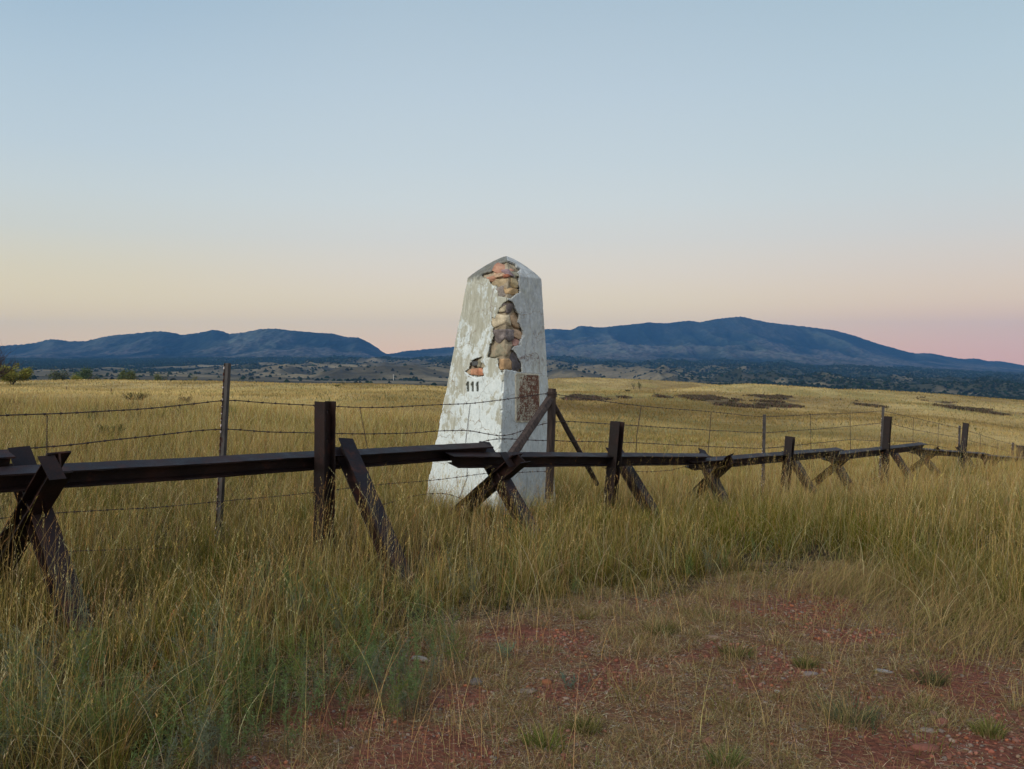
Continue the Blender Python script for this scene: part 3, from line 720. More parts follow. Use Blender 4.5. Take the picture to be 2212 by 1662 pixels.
# ------------------------------------------------------------------ grass tufts on the track (things)
TUFTS = [
 (1180,1605,.11,(.15,.20,.035),'bright green grass tuft near the bottom on matted dead grass'),
 (1262,1568,.10,(.12,.13,.03),'dark olive grass tuft up and right of the bright green one at the bottom'),
 (1424,1362,.11,(.09,.11,.03),'dark green grass tuft at the edge of the tall grass'),
 (1835,1545,.17,(.11,.15,.075),'large blue-green grass tuft, widest on the track'),
 (1592,1410,.12,(.10,.12,.035),'low dark green tuft between red dirt and matted grass'),
 (2138,1575,.10,(.17,.20,.045),'light green tuft on the bare red dirt at the far right'),
 (1564,1640,.10,(.13,.19,.05),'green tuft at the bottom edge under the rounded reddish stone'),
 (2010,1468,.12,(.10,.12,.05),'dull green tuft just above the line of red rubble'),
 (1740,1432,.09,(.13,.15,.04),'small green tuft above the flat pinkish grey stone'),
]
for px, py, h0, c, lb in TUFTS:
    x, y = d2w(px, py); n = 300; h0 *= .72; c = tuple(np.array(c)*.8)
    a = rng.uniform(0, 6.283, n); rr = rng.uniform(0, 1, n)**.6*h0*1.1*(.5+.8*vnoise(a*1.2+px, a*0, 7))
    P = np.stack([np.cos(a)*rr, np.sin(a)*rr, gz(x+np.cos(a)*rr, y+np.sin(a)*rr)-gz1(x, y)], -1)
    h = rng.uniform(.4, 1, n)*h0; cc = jit(c, n, .22)
    k = rng.uniform(0, 1, n)[:, None]; cc = np.where(k < .3, np.array([[.34,.26,.11]]), cc)
    ln = np.stack([np.cos(a), np.sin(a)], -1)*(h*rng.uniform(.3, 1.1, n))[:, None]
    r = blades(P, h, rng.uniform(.002, .0035, n), ln, rng.uniform(.4, 1, n), 3, cc*.7, cc)
    o = fast_mesh('grass_tuft', r[0], r[1], M_GRASS, r[2]); o.location = (x, y, gz1(x, y))
    tag(o, lb, 'grass tuft', 'green grass tufts on the track')

# ------------------------------------------------------------------ grey-green weeds
def weed(x, y, h, st, c, stems=7, leaf=.022, spread=.5):
    z = gz1(x, y)
    for q in range(stems):
        a = random.random()*6.283; l = random.random()*spread*h
        tx, ty = math.cos(a)*l, math.sin(a)*l; hh = h*random.uniform(.6, 1)
        m = 5; tq = np.linspace(0, 1, m+1)
        sx, sy = x+random.uniform(-.05, .05), y+random.uniform(-.05, .05)
        r = blades(np.array([[sx, sy, z]]), np.array([hh]), np.array([.005]), np.array([[tx, ty]]), np.array([.5]), 4, jit(np.array([.12,.10,.06]), 1), jit(np.array(c)*.8, 1))
        st.add(*r[:3])
        nl = int(hh/.0042); t = rng.uniform(.25, 1, nl)
        P = np.stack([sx+tx*(t*.5+.5*t**2.2), sy+ty*(t*.5+.5*t**2.2), z+hh*t], -1)
        b = rng.uniform(0, 6.283, nl); L = leaf*rng.uniform(.6, 1.4, nl)*(1.5-t)
        P[:, 0] += rng.normal(0, .004, nl)
        le = np.stack([np.cos(b), np.sin(b)], -1)*L[:, None]
        r = blades(P, L*rng.uniform(.1, .9, nl), rng.uniform(.003, .0055, nl), le, np.full(nl, .3), 2, jit(np.array(c)*.8, nl, .15), jit(c, nl, .2))
        st.add(*r[:3])
wd_ = Stuff()
SAGE = (.15,.205,.075); GRY = (.17,.19,.12); DK = (.07,.085,.05)
wspots = []
for cx, cy, sx_, sy_, n in ((230,1560,210,90,40), (600,1470,230,100,44), (800,1420,110,70,28), (950,1400,50,60,10), (180,1420,90,80,14), (480,1320,220,70,14), (420,1620,110,40,18), (1180,1190,110,50,9), (640,1290,150,60,10), (60,1500,70,120,10), (850,1500,60,40,8), (260,1330,160,60,6), (1500,1180,260,30,8), (560,1450,260,90,22), (150,1560,120,80,14), (1000,1260,160,40,10)):
    for _ in range(int(n*.68)):
        px, py = random.gauss(cx, sx_*.6), random.gauss(cy, sy_*.6)
        if py < 1120 or py > 2100: continue
        x, y = d2w(px, py+40)
        wspots.append((x, y))
for x, y in wspots:
    weed(x, y, random.uniform(.18, .46), wd_, random.choice([SAGE, SAGE, GRY, (.16,.19,.05)]), random.randint(3, 6))
tag(wd_.build('sage_weeds', M_LEAF), 'grey-green leafy weeds growing through the near grass', kind='stuff')
# single weeds on the track
for px, py, h, c, lb in ((1081,1425,.13,(.17,.25,.15),'small pale green leafy weed beside the grey-green clump at the track edge'),
                      (1243,1490,.10,(.12,.17,.12),'low blue-green leafy weed right of the orange stone')):
    s_ = Stuff(); x, y = d2w(px, py); weed(x, y, h, s_, c, 7, .03, .9)
    V = np.concatenate(s_.V)-np.array([x, y, gz1(x, y)]); o = fast_mesh('leafy_weed', V, np.concatenate(s_.F), M_LEAF, np.concatenate(s_.C)); o.location = (x, y, gz1(x, y))
    tag(o, lb, 'weed')

# shrubs in the field behind the fence
def shrub(px, py_base, wpx, hpx, c, lb, seed, nm_='shrub', wisp=.5):
    p = ground_hit(px, py_base); S = p.y/F; w = wpx*S; h = hpx*S
    s_ = Stuff(); n = 60
    a = rng.uniform(0, 6.283, n); rr = rng.uniform(0, 1, n)**.5*w*.3
    P = np.stack([np.cos(a)*rr, np.sin(a)*rr, np.zeros(n)], -1)
    hh = rng.uniform(.5, 1, n)*h; ln = np.stack([np.cos(a)*w*.5*rng.uniform(.3, 1, n), np.sin(a)*w*.4*rng.uniform(.3, 1, n)], -1)-P[:, :2]*.3
    cb = jit((.07,.05,.035), n)
    r = blades(P, hh, np.full(n, .00035*p.y), ln, np.full(n, .5), 4, cb, cb)
    s_.add(*r[:3])
    ml = 90
    t = rng.uniform(.15, 1, (n, ml)); 
    Q = np.stack([P[:, 0, None]+ln[:, 0, None]*(t*.5+.5*t**2.2), P[:, 1, None]+ln[:, 1, None]*(t*.5+.5*t**2.2), hh[:, None]*t], -1).reshape(-1, 3)
    m = len(Q); Q += rng.normal(0, .02*h, (m, 3)); b = rng.uniform(0, 6.283, m); L = .085*h*rng.uniform(.5, 1.4, m)
    cc = jit(c, m, .3)
    r2 = blades(Q, L*rng.uniform(.2, 1, m), L*.4, np.stack([np.cos(b), np.sin(b)], -1)*L[:, None]*.6, np.full(m, .3), 1, cc*.9, cc)
    o1 = Stuff(); o1.add(*r[:3]); 
    root = empty(nm_, p, lb, 'shrub')
    f = fast_mesh('foliage', r2[0], r2[1], M_LEAF, r2[2], parent=root); st = fast_mesh('stem', r[0], r[1], M_LEAF, r[2], parent=root)
    return root
shrub(292, 868, 48, 20, (.085,.085,.04), 'dark bushy shrub alone in the golden field left of the steel post', 1)
shrub(400, 872, 26, 15, (.14,.11,.07), 'thin brownish shrub in the field just left of the steel post top', 2)
shrub(240, 952, 52, 36, (.10,.12,.045), 'leafy green shrub behind the second wire in the tall grass', 3)
shrub(1356, 846, 12, 5, (.06,.07,.035), 'low round bush on the golden hill slope', 4)
shrub(727, 836, 13, 5, (.10,.12,.035), 'green round bush on the far edge of the plain left of the monument', 5)

# ------------------------------------------------------------------ trees
M_BARK = m_simple('bark', (.045,.036,.030), (.11,.09,.075), 6, .9, .1, .3, .01)
def tree(p, w, h, c, name, lb, grp, leaves=1500, bare=False, barkc=None, seed=1, lean=0., gapy=.5):
    rs = random.Random(seed); root = empty(name, p, lb, 'tree', grp)
    mb = MB(); tips = []
    def br(a, d, l, r, lv):
        n = 4; P_ = [a]; q = a.copy(); dd = d.copy()
        for i in range(n):
            dd = (dd+Vector((rs.gauss(0, .16), rs.gauss(0, .16), rs.gauss(0, .10)))).normalized(); q = q+dd*l/n; P_.append(q.copy())
        mb.tube(P_, [r*(1-.5*i/n) for i in range(n+1)], 5 if lv < 2 else 3, False)
        if lv >= 2: tips.extend(P_[2:])
        if lv < (5 if bare else 4):
            for _ in range(rs.choice((2, 3, 3)) if lv else rs.choice((4, 5))):
                i = rs.randint(1 if lv == 0 else 2, n); an = rs.uniform(0, 6.283); sp = rs.uniform(.45, 1.0)*(1.25 if w > h else 1)
                nd = (dd+Vector((math.cos(an)*sp, math.sin(an)*sp, rs.uniform(-.15, .5)))).normalized()
                br(P_[i], nd, l*rs.uniform(.6, .85), r*.5, lv+1)
    br(Vector((0,0,-.1*h)), Vector((lean, 0, 1)).normalized(), h*.34, h*.028, 0)
    A = np.array([t[:] for t in mb.v]); mx = max(abs(A[:, 0]).max(), .01); mz = A[:, 2].max()
    sx = w*.5/mx; szz = h/mz*.96
    mb.v = [(v[0]*sx+p.x, v[1]*sx+p.y, v[2]*szz+p.z) for v in mb.v]
    mb.build('trunk', barkc or M_BARK, root)
    if leaves:
        leaves = int(leaves*(1.0 if bare else 1.7))
        T = np.array([[t.x*sx, t.y*sx, t.z*szz] for t in tips]); T = T[T[:, 2] > h*.12]
        k = rng.integers(0, len(T), leaves); Q = T[k]+rng.normal(0, .07*h, (leaves, 3))
        b = rng.uniform(0, 6.283, leaves); L = h*.045*rng.uniform(.6, 1.5, leaves)
        tone = (.75+.5*vnoise(k*.37, k*.0, 3))[:, None]
        cc = jit(np.array(c)[None, :]*tone, leaves, .25)
        r = blades(Q, L*rng.uniform(-.6, 1, leaves), L*.9, np.stack([np.cos(b), np.sin(b)], -1)*L[:, None]*.8, np.full(leaves, .2), 1, cc, cc)
        fast_mesh('crown', r[0], r[1], M_LEAF, r[2], parent=root)
    return root
def tree_at(px0, px1, ytop, ybase, Yd, c, name, lb, leaves, seed, bare=False, grp='trees in the valley beyond the field', barkc=None, lean=0.):
    S = Yd/F; x = (.5*(px0+px1)-CX)*S; w = (px1-px0)*S
    z = gz1(x, Yd); zt = max(EYE-(ytop-HY)*S, z+(ybase-ytop)*S*.9)
    return tree(Vector((x, Yd, z)), w, zt-z, c, name, lb, grp, leaves, bare, barkc, seed, lean)
tree_at(-12, 62, 787, 836, 190, (.24,.225,.05), 'willow_tree', 'yellow-green bushy tree at the left edge, biggest of the valley trees', 9000, 3)
tree_at(104, 152, 796, 823, 420, (.105,.115,.055), 'cottonwood_tree', 'wide grey-green tree next to a rounder green one beyond the field', 2600, 5)
tree_at(155, 188, 796, 822, 430, (.10,.135,.05), 'cottonwood_tree', 'rounded green tree over a yellow bush beyond the field', 2400, 8)
tree_at(183, 204, 797, 822, 450, (.12,.11,.09), 'bare_tree', 'grey leafless tree right of the rounded green tree', 500, 11, True)
tree_at(150, 176, 810, 824, 400, (.26,.24,.03), 'yellow_bush', 'bright yellow bush under the rounded green tree', 900, 14)
tree_at(207, 224, 810, 824, 430, (.075,.095,.055), 'juniper_bush', 'small dark bush right of the leafless tree', 800, 17)
tree_at(247, 292, 798, 825, 400, (.125,.14,.05), 'cottonwood_tree', 'single green tree with a ragged top left of the steel post', 2600, 20)
tree_at(284, 316, 812, 824, 420, (.085,.09,.075), 'grey_bush', 'low grey bush at the foot of the ragged green tree', 900, 23)
tree_at(331, 349, 806, 826, 430, (.15,.16,.06), 'small_tree', 'pale green small tree just right of the grey bush', 800, 26)
tree_at(354, 366, 810, 826, 450, (.12,.12,.09), 'small_tree', 'tiny greyish tree beside the pale green small one', 400, 29)
tree_at(411, 424, 810, 827, 430, (.17,.17,.06), 'small_tree', 'small yellowish tree alone in the plain before the steel post', 500, 32)
for i, (a, b, lb) in enumerate(((507,522,'first thin pale bare tree right of the steel post'), (522,537,'middle thin pale bare tree of the grove right of the steel post'), (535,552,'last thin pale bare tree of the grove, beside a dark bush'))):
    tree_at(a, b, 816, 832, 430, (.17,.17,.12), 'bare_tree', lb, 260, 40+i, True)
tree_at(548, 562, 823, 832, 420, (.07,.09,.055), 'dark_bush', 'dark bush at the right end of the thin pale grove', 400, 46)
tree_at(734, 749, 832, 842, 255, (.06,.085,.045), 'dark_bush', 'small dark green bush at the edge of the field left of the monument', 500, 47)
tree_at(1364, 1376, 822, 831, 330, (.06,.06,.04), 'small_tree', 'small dark leafless tree on the crest of the golden hill', 120, 48, True, 'shrubs on the golden hill')
tree_at(1376, 1384, 822, 829, 345, (.06,.075,.04), 'dark_bush', 'small round dark bush beside the leafless tree on the crest', 250, 49, False, 'shrubs on the golden hill')
# bare dead tree reaching into the frame at the left edge
M_DEAD = m_simple('dead_wood', (.025,.016,.014), (.06,.04,.036), 6, .9, .1, .3, .01)
dt = tree(Vector(((-45-CX)*70/F, 70, gz1((-45-CX)*70/F, 70))), 5.0, 5.3, (0,0,0), 'dead_tree', 'bare dark dead tree reaching in at the left edge above the bushy tree', None, 0, True, M_DEAD, 63, .25)
# scattered scrub on the far plain and foothills
def blobs(X, Y, Z, R, C, name, lb, flat=.8):
    base = np.array([[1,0,0],[.3,.95,0],[-.8,.6,0],[-.8,-.6,0],[.3,-.95,0],[.5,.3,.8],[-.55,.3,.75],[0,-.5,.85],[0,0,1.05]])
    fs = np.array([[0,1,5],[1,2,6],[2,3,6],[3,4,7],[4,0,7],[0,5,7],[1,6,5],[3,7,6],[5,6,8],[6,7,8],[7,5,8]])
    n = len(X); J = 1+rng.normal(0, .22, (n, 9, 3))
    a = rng.uniform(0, 6.283, n); ca, sa = np.cos(a)[:, None], np.sin(a)[:, None]
    B = base[None]*J; Bx = B[..., 0]*ca-B[..., 1]*sa; By = B[..., 0]*sa+B[..., 1]*ca
    V = np.stack([X[:, None]+Bx*R[:, None], Y[:, None]+By*R[:, None], Z[:, None]+B[..., 2]*R[:, None]*flat], -1).reshape(-1, 3)
    Fc = (fs[None]+(np.arange(n)*9)[:, None, None]).reshape(-1, 3)
    o = fast_mesh(name, V, Fc, M_LEAF, np.repeat(C, 9, 0)); tag(o, lb, kind='stuff'); return o
n = 120000; Y = np.sqrt(rng.uniform(1000**2, 4750**2, n)); X = rng.uniform(-.64, .64, n)*Y; h_ = foot_h(X, Y)
dn = wood_density(X, Y, h_)*.8+.16*sstep(1500, 2600, Y)*1.6*sstep(.46, .58, fbm(X/70, Y/120, 75, 3))+.03*sstep(1200, 2600, Y)+.012
kp = rng.uniform(0, 1, n) < dn; X, Y, h_ = X[kp], Y[kp], h_[kp]; Z = base_z(X, Y)+h_
R = rng.uniform(2.0, 5.5, len(X))*(1+.3*sstep(2000, 4000, Y))
blobs(X, Y, Z, R, jit((.020,.028,.014), len(X), .25), 'far_woodland', 'dark oak and juniper scrub dotted over the distant foothills', .85)
# utility pole far off
p = Vector(((850-CX)*1500/F, 1500, 0)); p.z = float(base_z(np.array([p.x]), np.array([p.y]))[0])+float(foot_h(np.array([p.x]), np.array([p.y]))[0])
mb = MB(); mb.tube([p, p+Vector((0,0,11))], [.45,.35], 6); mb.tube([p+Vector((-1.2,0,10)), p+Vector((1.2,0,10))], .18, 4)
o = mb.build('utility_pole', m_simple('pale_pole', (.5,.5,.48), (.6,.6,.58), 1)); tag(o, 'tiny pale utility pole far off before the foothills', 'pole')
for px, py, lb in ((144,843,'tiny dark stub post in the field under the two green trees'), (240,850,'short dark stub post in the field left of the dark bushy shrub')):
    p = ground_hit(px, py); mb = MB(); mb.tube([p-Vector((0,0,.1)), p+Vector((.02,0,.75 if px > 200 else .6))], [.07,.055], 7)
    o = mb.build('stub_post', M_WOODPOST, smooth=False); tag(o, lb, 'post')

# ------------------------------------------------------------------ vehicle barrier
def line_pt(px, off=0.0):
    """point of the barrier's centre line seen at column px; off metres to the back"""
    x0, y0 = -1.535-.755*off, 7.3+.655*off
    k = (px-CX)/F; s = (k*y0-x0)/(LU.x-k*LU.y); return Vector((x0+LU.x*s, y0+LU.y*s, 0))
def rail_p(px, py, off):
    p = line_pt(px, off); return W(px, py, p.y)
def hbeam(mb, p0, p1, s, fn, t=.011, roll=0., cut0=None, cut1=None, b=None):
    """H section from p0 to p1: flanges square to fn"""
    a = (p1-p0).normalized(); fn = (fn-a*fn.dot(a)).normalized()
    if roll: fn = Matrix.Rotation(roll, 3, a)@fn
    sd_ = a.cross(fn); h = s/2; w = (b or s)/2; tw = t*.45; e = .003
    sec = [(-h,-w),(-h+e*.0,-w),(-h,w),(-h+t,w),(-h+t,tw),(h-t,tw),(h-t,w),(h,w),(h,-w),(h-t,-w),(h-t,-tw),(-h+t,-tw),(-h+t,-w)]
    sec = [q for i, q in enumerate(sec) if i != 1]
    n = max(2, int((p1-p0).length/.09)); vs = []; m = len(sec); ph = random.random()*9
    for i in range(n+1):
        c = p0.lerp(p1, i/n)+fn*.0018*math.sin(i*.31+ph)+sd_*.0018*math.sin(i*.43+ph)
        for (x, y) in sec:
            nz_ = .0016 if abs(y) > .03 else .0005
            sh = fn*random.uniform(-nz_, nz_)+sd_*random.uniform(-nz_, nz_)*1.3
            if i in (0, n): sh = sh+a*random.uniform(-.004, .004)
            if i == 0 and cut0: sh = sh+a*(cut0*x/h)
            if i == n and cut1: sh = sh+a*(cut1*x/h)
            vs.append(c+fn*x+sd_*y+sh)
    fs = []
    for i in range(n):
        for k in range(m):
            k2 = (k+1) % m; fs.append((i*m+k, i*m+k2, (i+1)*m+k2, (i+1)*m+k))
    for base, rev in ((0, 1), (n*m, 0)):
        for q in ((0,1,2,3,10,11),(3,4,9,10),(4,5,6,7,8,9)):
            f = tuple(base+k for k in q); fs.append(f[::-1] if not rev else f)
    mb.add(vs, fs)
UP = Vector((0,0,1)); PV = Vector((.755,-.655,0))
S = .122
BL = {
 'A': 'nearest steel barrier section, its rail running from the left edge to the monument',
 'B': 'steel barrier section in front of the monument with a crossed-beam foot and leaning post beyond',
 'C': 'steel barrier section right of the monument with its cross foot half hidden in grass',
 'D': 'steel barrier section below the golden hill with the tallest square post',
 'E': 'steel barrier section farther off with its post leaning right above wide crossed legs',
 'F': 'farthest steel barrier section dropping out of sight at the right edge',
 'Z': 'cut end of a steel barrier section entering at the left edge behind the nearest cross',
}
def section(key, rail, rail_off, roll, cross=None, post=None, brace=None, cut0=0, cut1=0):
    (x0, y0), (x1, y1) = rail
    a = rail_p(x0, y0, rail_off); b = rail_p(x1, y1, rail_off)
    base = Vector((.5*(a.x+b.x), .5*(a.y+b.y), 0)); base.z = gz1(base.x, base.y)
    root = empty('vehicle_barrier', base, BL[key], 'vehicle barrier', 'steel beam vehicle barrier sections along the line')
    mb = MB(); hbeam(mb, a, b, S*.97, UP, roll=roll, cut0=cut0, cut1=cut1, b=.15); mb.build('rail', M_STEEL, root)
    for leg in (cross or []):
        (lx0, ly0, d0), (lx1, ly1, d1) = leg
        p0, p1 = W(lx0, ly0, d0), W(lx1, ly1, d1)
        p1 = p1+(p1-p0).normalized()*.18
        ax = (p1-p0).normalized(); nv = ax.cross(LU)
        mb = MB(); hbeam(mb, p0, p1, S*1.02, nv, cut0=random.uniform(-.03, .03), b=.14); mb.build('leg', M_STEEL, root)
    if post:
        (lx0, ly0), (lx1, ly1), off = post[:3]
        d = line_pt(lx0, off).y; d1 = line_pt(lx1, off).y
        d1 = d+(d1-d)*.3
        p0, p1 = W(lx0, ly0, d), W(lx1, ly1, d1)
        dirv = (p1-p0).normalized(); zg = gz1(p1.x, p1.y)-.25
        p1 = p0+dirv*((p0.z-zg)/max(-dirv.z, .2))
        mb = MB(); fn = Vector((-.60,-.80,0)) if len(post) < 4 else Vector(post[3])
        hbeam(mb, p0, p1, S, fn); 
        po = mb.build('post', M_STEEL, root)
        post_info[key] = (p0, p1, po)
    if brace:
        (lx0, ly0, d0), (lx1, ly1, d1) = brace
        p0, p1 = W(lx0, ly0, d0), W(lx1, ly1, d1); p1 = p1+(p1-p0).normalized()*.2
        ax = (p1-p0).normalized(); nv = ax.cross(LU)
        mb = MB(); hbeam(mb, p0, p1, S, nv, b=.14); mb.build('brace', M_STEEL, root)
    return root
post_info = {}
R17 = math.radians(14)
def Yl(px, off=0): return line_pt(px, off).y
rA = section('A', ((-150, 1046), (1050, 973)), .13, R17,
    cross=[((38,985,5.95),(158,1330,5.42)), ((130,1000,5.42),(-25,1262,6.25))],
    post=((703.5,868),(698,1205),-.02), brace=((741,958,7.55),(872,1262,6.62)), cut1=.02)
section('Z', ((-300, 1015), (22, 998)), .30, R17)
rB = section('B', ((974, 994), (1524, 992)), .02, R17,
    cross=[((1043,968,9.15),(1148,1152,8.45)), ((1127,990,8.62),(968,1128,9.45))],
    post=((1334,911),(1317,1100),-.06), brace=((1322,962,11.35),(1416,1120,10.45)), cut0=-.05, cut1=.03)
rC = section('C', ((1487, 1004.5), (1812, 976.5)), .02, R17,
    cross=[((1511,978,13.1),(1567,1092,12.3)), ((1582,991,12.4),(1490,1078,13.3))],
    post=((1707,943.5),(1696,1052),-.06), brace=((1699,972,15.6),(1752,1058,14.8)), cut0=-.05, cut1=.03)
rD = section('D', ((1784, 988), (1995, 963.5)), .02, R17,
    cross=[((1794,981,17.4),(1826,1036,16.6)), ((1838,979,16.6),(1772,1034,17.6))],
    post=((1918,900),(1912,1010),-.06), brace=((1926,972,19.4),(1968,1036,18.6)), cut1=.03)
rE = section('E', ((1972, 974), (2131, 984.5)), .02, R17,
    cross=[((1981,970,20.9),(2033,1034,20.2)), ((2029,970,20.3),(1965,1018,21.2))],
    post=((2087,914.5),(2074,1036),-.06), brace=((2070,964,22.9),(2119,1038,22.2)), cut1=.03)
rF = section('F', ((2120, 987), (2300, 1000)), .02, R17,
    cross=[((2125,986,24.4),(2157,1046,23.8)), ((2160,990,23.9),(2119,1025,24.6))])
# bolt holes in the near post's web
p0, p1, po = post_info['A']
M_SKYHOLE = None
def cut_holes(po, specs):
    import bmesh
    cm = bpy.data.meshes.new('tmp'); bm = bmesh.new()
    for c, ax, r in specs:
        mt = Matrix.Translation(c)@ax.to_track_quat('Z', 'Y').to_matrix().to_4x4()
        bmesh.ops.create_cone(bm, cap_ends=True, segments=14, radius1=r, radius2=r, depth=.05, matrix=mt)
    bm.to_mesh(cm); bm.free(); co = bpy.data.objects.new('tmp', cm); COL.objects.link(co)
    co.location = po.parent.location
    md = po.modifiers.new('b', 'BOOLEAN'); md.object = co; md.operation = 'DIFFERENCE'; md.solver = 'EXACT'
    bpy.context.view_layer.update()
    dg = bpy.context.evaluated_depsgraph_get(); nmsh = bpy.data.meshes.new_from_object(po.evaluated_get(dg))
    po.modifiers.clear()
    if len(nmsh.polygons) > 20: po.data = nmsh
    bpy.data.objects.remove(co); bpy.data.meshes.remove(cm)
axd = (p1-p0).normalized(); fn = Vector((-.60,-.80,0)); fn = (fn-axd*fn.dot(axd)).normalized(); sdv = axd.cross(fn)
base = rA.location
cut_holes(po, [(p0+axd*.085-fn*.024-base, sdv, .0135), (p0+axd*.325-fn*.024-base, sdv, .0135)])
# welded plate in the crotch of the crossed legs beside the monument
mb = MB(); c = W(1096, 993, 8.62); d_ = (W(1083,975,8.62)-W(1107,1012,8.6)).normalized()
mb.box(c, d_*.085, LU*.05, PV*.004); mb.build('gusset_plate', M_STEEL, rB)
mb = MB(); c = W(112, 1010, 5.36); d_ = (W(100,985,5.4)-W(128,1040,5.36)).normalized()
mb.box(c, d_*.085, LU*.05, PV*.004); mb.build('gusset_plate', M_STEEL, rA)

# ------------------------------------------------------------------ barbed wire fence
FP = [(-330, 5.3), (480, 7.6), (1190, 10.5), (1650, 15.0), (1908, 20.2), (2073, 24.5), (2188, 30.0), (2300, 36.0)]
FW = [Vector(((px-CX)*d/F, d, 0)) for px, d in FP]
def fence_pt(px, py):
    k = (px-CX)/F
    for a, b in zip(FW[:-1], FW[1:]):
        if (a.x/a.y) <= k+1e-9 <= (b.x/b.y)+1e-6 or b is FW[-1]:
            s = (k*a.y-a.x)/((b.x-a.x)-k*(b.y-a.y)); q = a.lerp(b, s)
            return W(px, py, q.y)
    return W(px, py, FW[0].y)
fbase = Vector((.46, 10.5, gz1(.46, 10.5)))
fence = empty('barbed_wire_fence', fbase, 'barbed wire fence on thin steel posts behind the beam barrier', 'fence')
def barbed(pl, name='wire', r=.0021):
    P = [fence_pt(*q) for q in pl]
    # resample with a little slack noise
    L = [0]
    for a, b in zip(P[:-1], P[1:]): L.append(L[-1]+(b-a).length)
    n = max(8, int(L[-1]/.03)); T = np.linspace(0, L[-1], n)
    A = np.array([[np.interp(t, L, [p[k] for p in P]) for k in range(3)] for t in T])
    kk = 9; K = np.ones(kk)/kk
    if n > 3*kk:
        B = np.stack([np.convolve(np.pad(A[:, k], kk//2, 'edge'), K, 'valid') for k in range(3)], -1)
        B[0] = A[0]; B[-1] = A[-1]; A = B
    ph = random.random()*50
    A[:, 2] += .006*(vnoise(T*1.9+ph, T*0, 5)-.5); A[:, 1] += .01*(vnoise(T*1.5+ph, T*0, 6)-.5)
    far = A[:, 1].mean() > 14
    mb = MB()
    if far: mb.tube([Vector(a) for a in A[::3]]+[Vector(A[-1])], .0042 if A[:, 1].mean() < 26 else .006, 4)
    else:
        for s_ in (0, math.pi):
            pts_ = []
            for a, t in zip(A, T):
                an = t*2*math.pi/.09+s_; pts_.append(Vector(a)+Vector((.0, math.cos(an), math.sin(an)))*.0024)
            mb.tube(pts_, r, 4, False)
    t = random.uniform(.02, .1)
    while t < L[-1]:
        c = Vector([np.interp(t, T, A[:, k]) for k in range(3)]); c2 = Vector([np.interp(min(t+.02, L[-1]), T, A[:, k]) for k in range(3)])
        ax = (c2-c).normalized() if (c2-c).length > 1e-5 else Vector((1,0,0))
        sc = 1 if not far else 1.3
        mb.tube([c-ax*.007*sc, c+ax*.007*sc], .0058*sc, 5)
        for q in range(4 if not far else 2):
            an = random.random()*6.28; u_ = ax.cross(UP).normalized(); v_ = ax.cross(u_)
            d = (u_*math.cos(an)+v_*math.sin(an)+ax*random.uniform(-.5, .5)).normalized()
            mb.tube([c, c+d*random.uniform(.014, .022)*sc], [.0024*sc, .0008], 3, False)
        t += random.uniform(.115, .14)
    return mb.build(name, M_WIRE, fence)
ZD = lambda x, y: (1224.1+x*.2279, 792+y*.2279)
Z5 = lambda x, y: (1656.1+x*.2513, 828.1+y*.2513)
Z1 = lambda x, y: (885.7+x*.3552, 532.8+y*.3552)
WIRES = [
 [(-320,915),(-120,906),(0,897.5),(150,893),(300,884),(420,873),(480,866),(500,864),(540,868.5),(600,872.5),(690,877),(780,880.5),(850,880),(885,877.5),Z1(365,957),Z1(550,935),Z1(700,914),Z1(820,895),(1188,851),Z1(900,903),ZD(0,275),ZD(350,328),ZD(705,375),ZD(1370,430),ZD(1860,480),ZD(2212,462),Z5(375,270),Z5(715,258),Z5(1000,238),Z5(1260,295),Z5(1475,348),Z5(1660,385),Z5(1740,412),Z5(1985,492),Z5(2115,525),(2290,985)],
 [(-320,1000),(-120,985),(0,974),(150,963),(300,944),(420,931),(480,927),(510,927.5),(570,933),(682,936),(790,937.5),(885,936),Z1(180,1122),Z1(360,1118),Z1(460,1140),Z1(560,1155),Z1(640,1140),Z1(720,1103),Z1(835,1070),(1190,912),ZD(0,520),ZD(700,565),ZD(1370,605),ZD(1860,630),ZD(2212,605),Z5(375,400),Z5(715,370),Z5(985,342),Z5(1080,352),Z5(1260,398),Z5(1650,468),Z5(1985,556),Z5(2115,600),(2290,1003)],
 [(1030,958),Z1(425,1190),Z1(490,1174),Z1(560,1168),Z1(700,1175),Z1(830,1180),(1190,951),ZD(0,708),ZD(650,722),ZD(1350,760),ZD(1860,778),ZD(2060,762),Z5(0,560),Z5(375,520),Z5(715,485),Z5(980,498),Z5(1260,500),Z5(1470,540),Z5(1570,562)],
 [(-320,1150),(0,1121),(106,1110),(300,1099),(481,1083),(600,1072),(682,1064),(820,1046.5),(885,1042),(965,1035),(1020,1027),(1046,1023),(1110,1022),(1185,1018)],
 [(130,1193),(240,1188),(360,1184),(482,1180),(600,1172)],
 [(820,1092),(847,1086),(890,1072),(930,1066),(965,1066),(985,1072),(1000,1080)],
 [(1300,1010),(1350,1018),(1406,1020),(1450,1016),(1486,1006)],
]
for wl in WIRES: barbed(wl)
def stay(pl, r=.0022, chain=True, off=-.012):
    P = [fence_pt(*q)+Vector((0, off, 0)) for q in pl]
    mb = MB(); L = [0]
    for a, b in zip(P[:-1], P[1:]): L.append(L[-1]+(b-a).length)
    n = max(6, int(L[-1]/.012)); T = np.linspace(0, L[-1], n)
    C = [Vector([np.interp(t, L, [p[k] for p in P]) for k in range(3)]) for t in T]
    if P[0].y < 12:
        for s_ in (0, math.pi):
            mb.tube([c+Vector((math.cos(t*2*math.pi/.055+s_), math.sin(t*2*math.pi/.055+s_), 0))*.0055 for c, t in zip(C, T)], r, 4, False)
    else: mb.tube([C[0], C[len(C)//2], C[-1]], .0055, 5)
    mb.build('wire_stay', M_WIRE, fence)
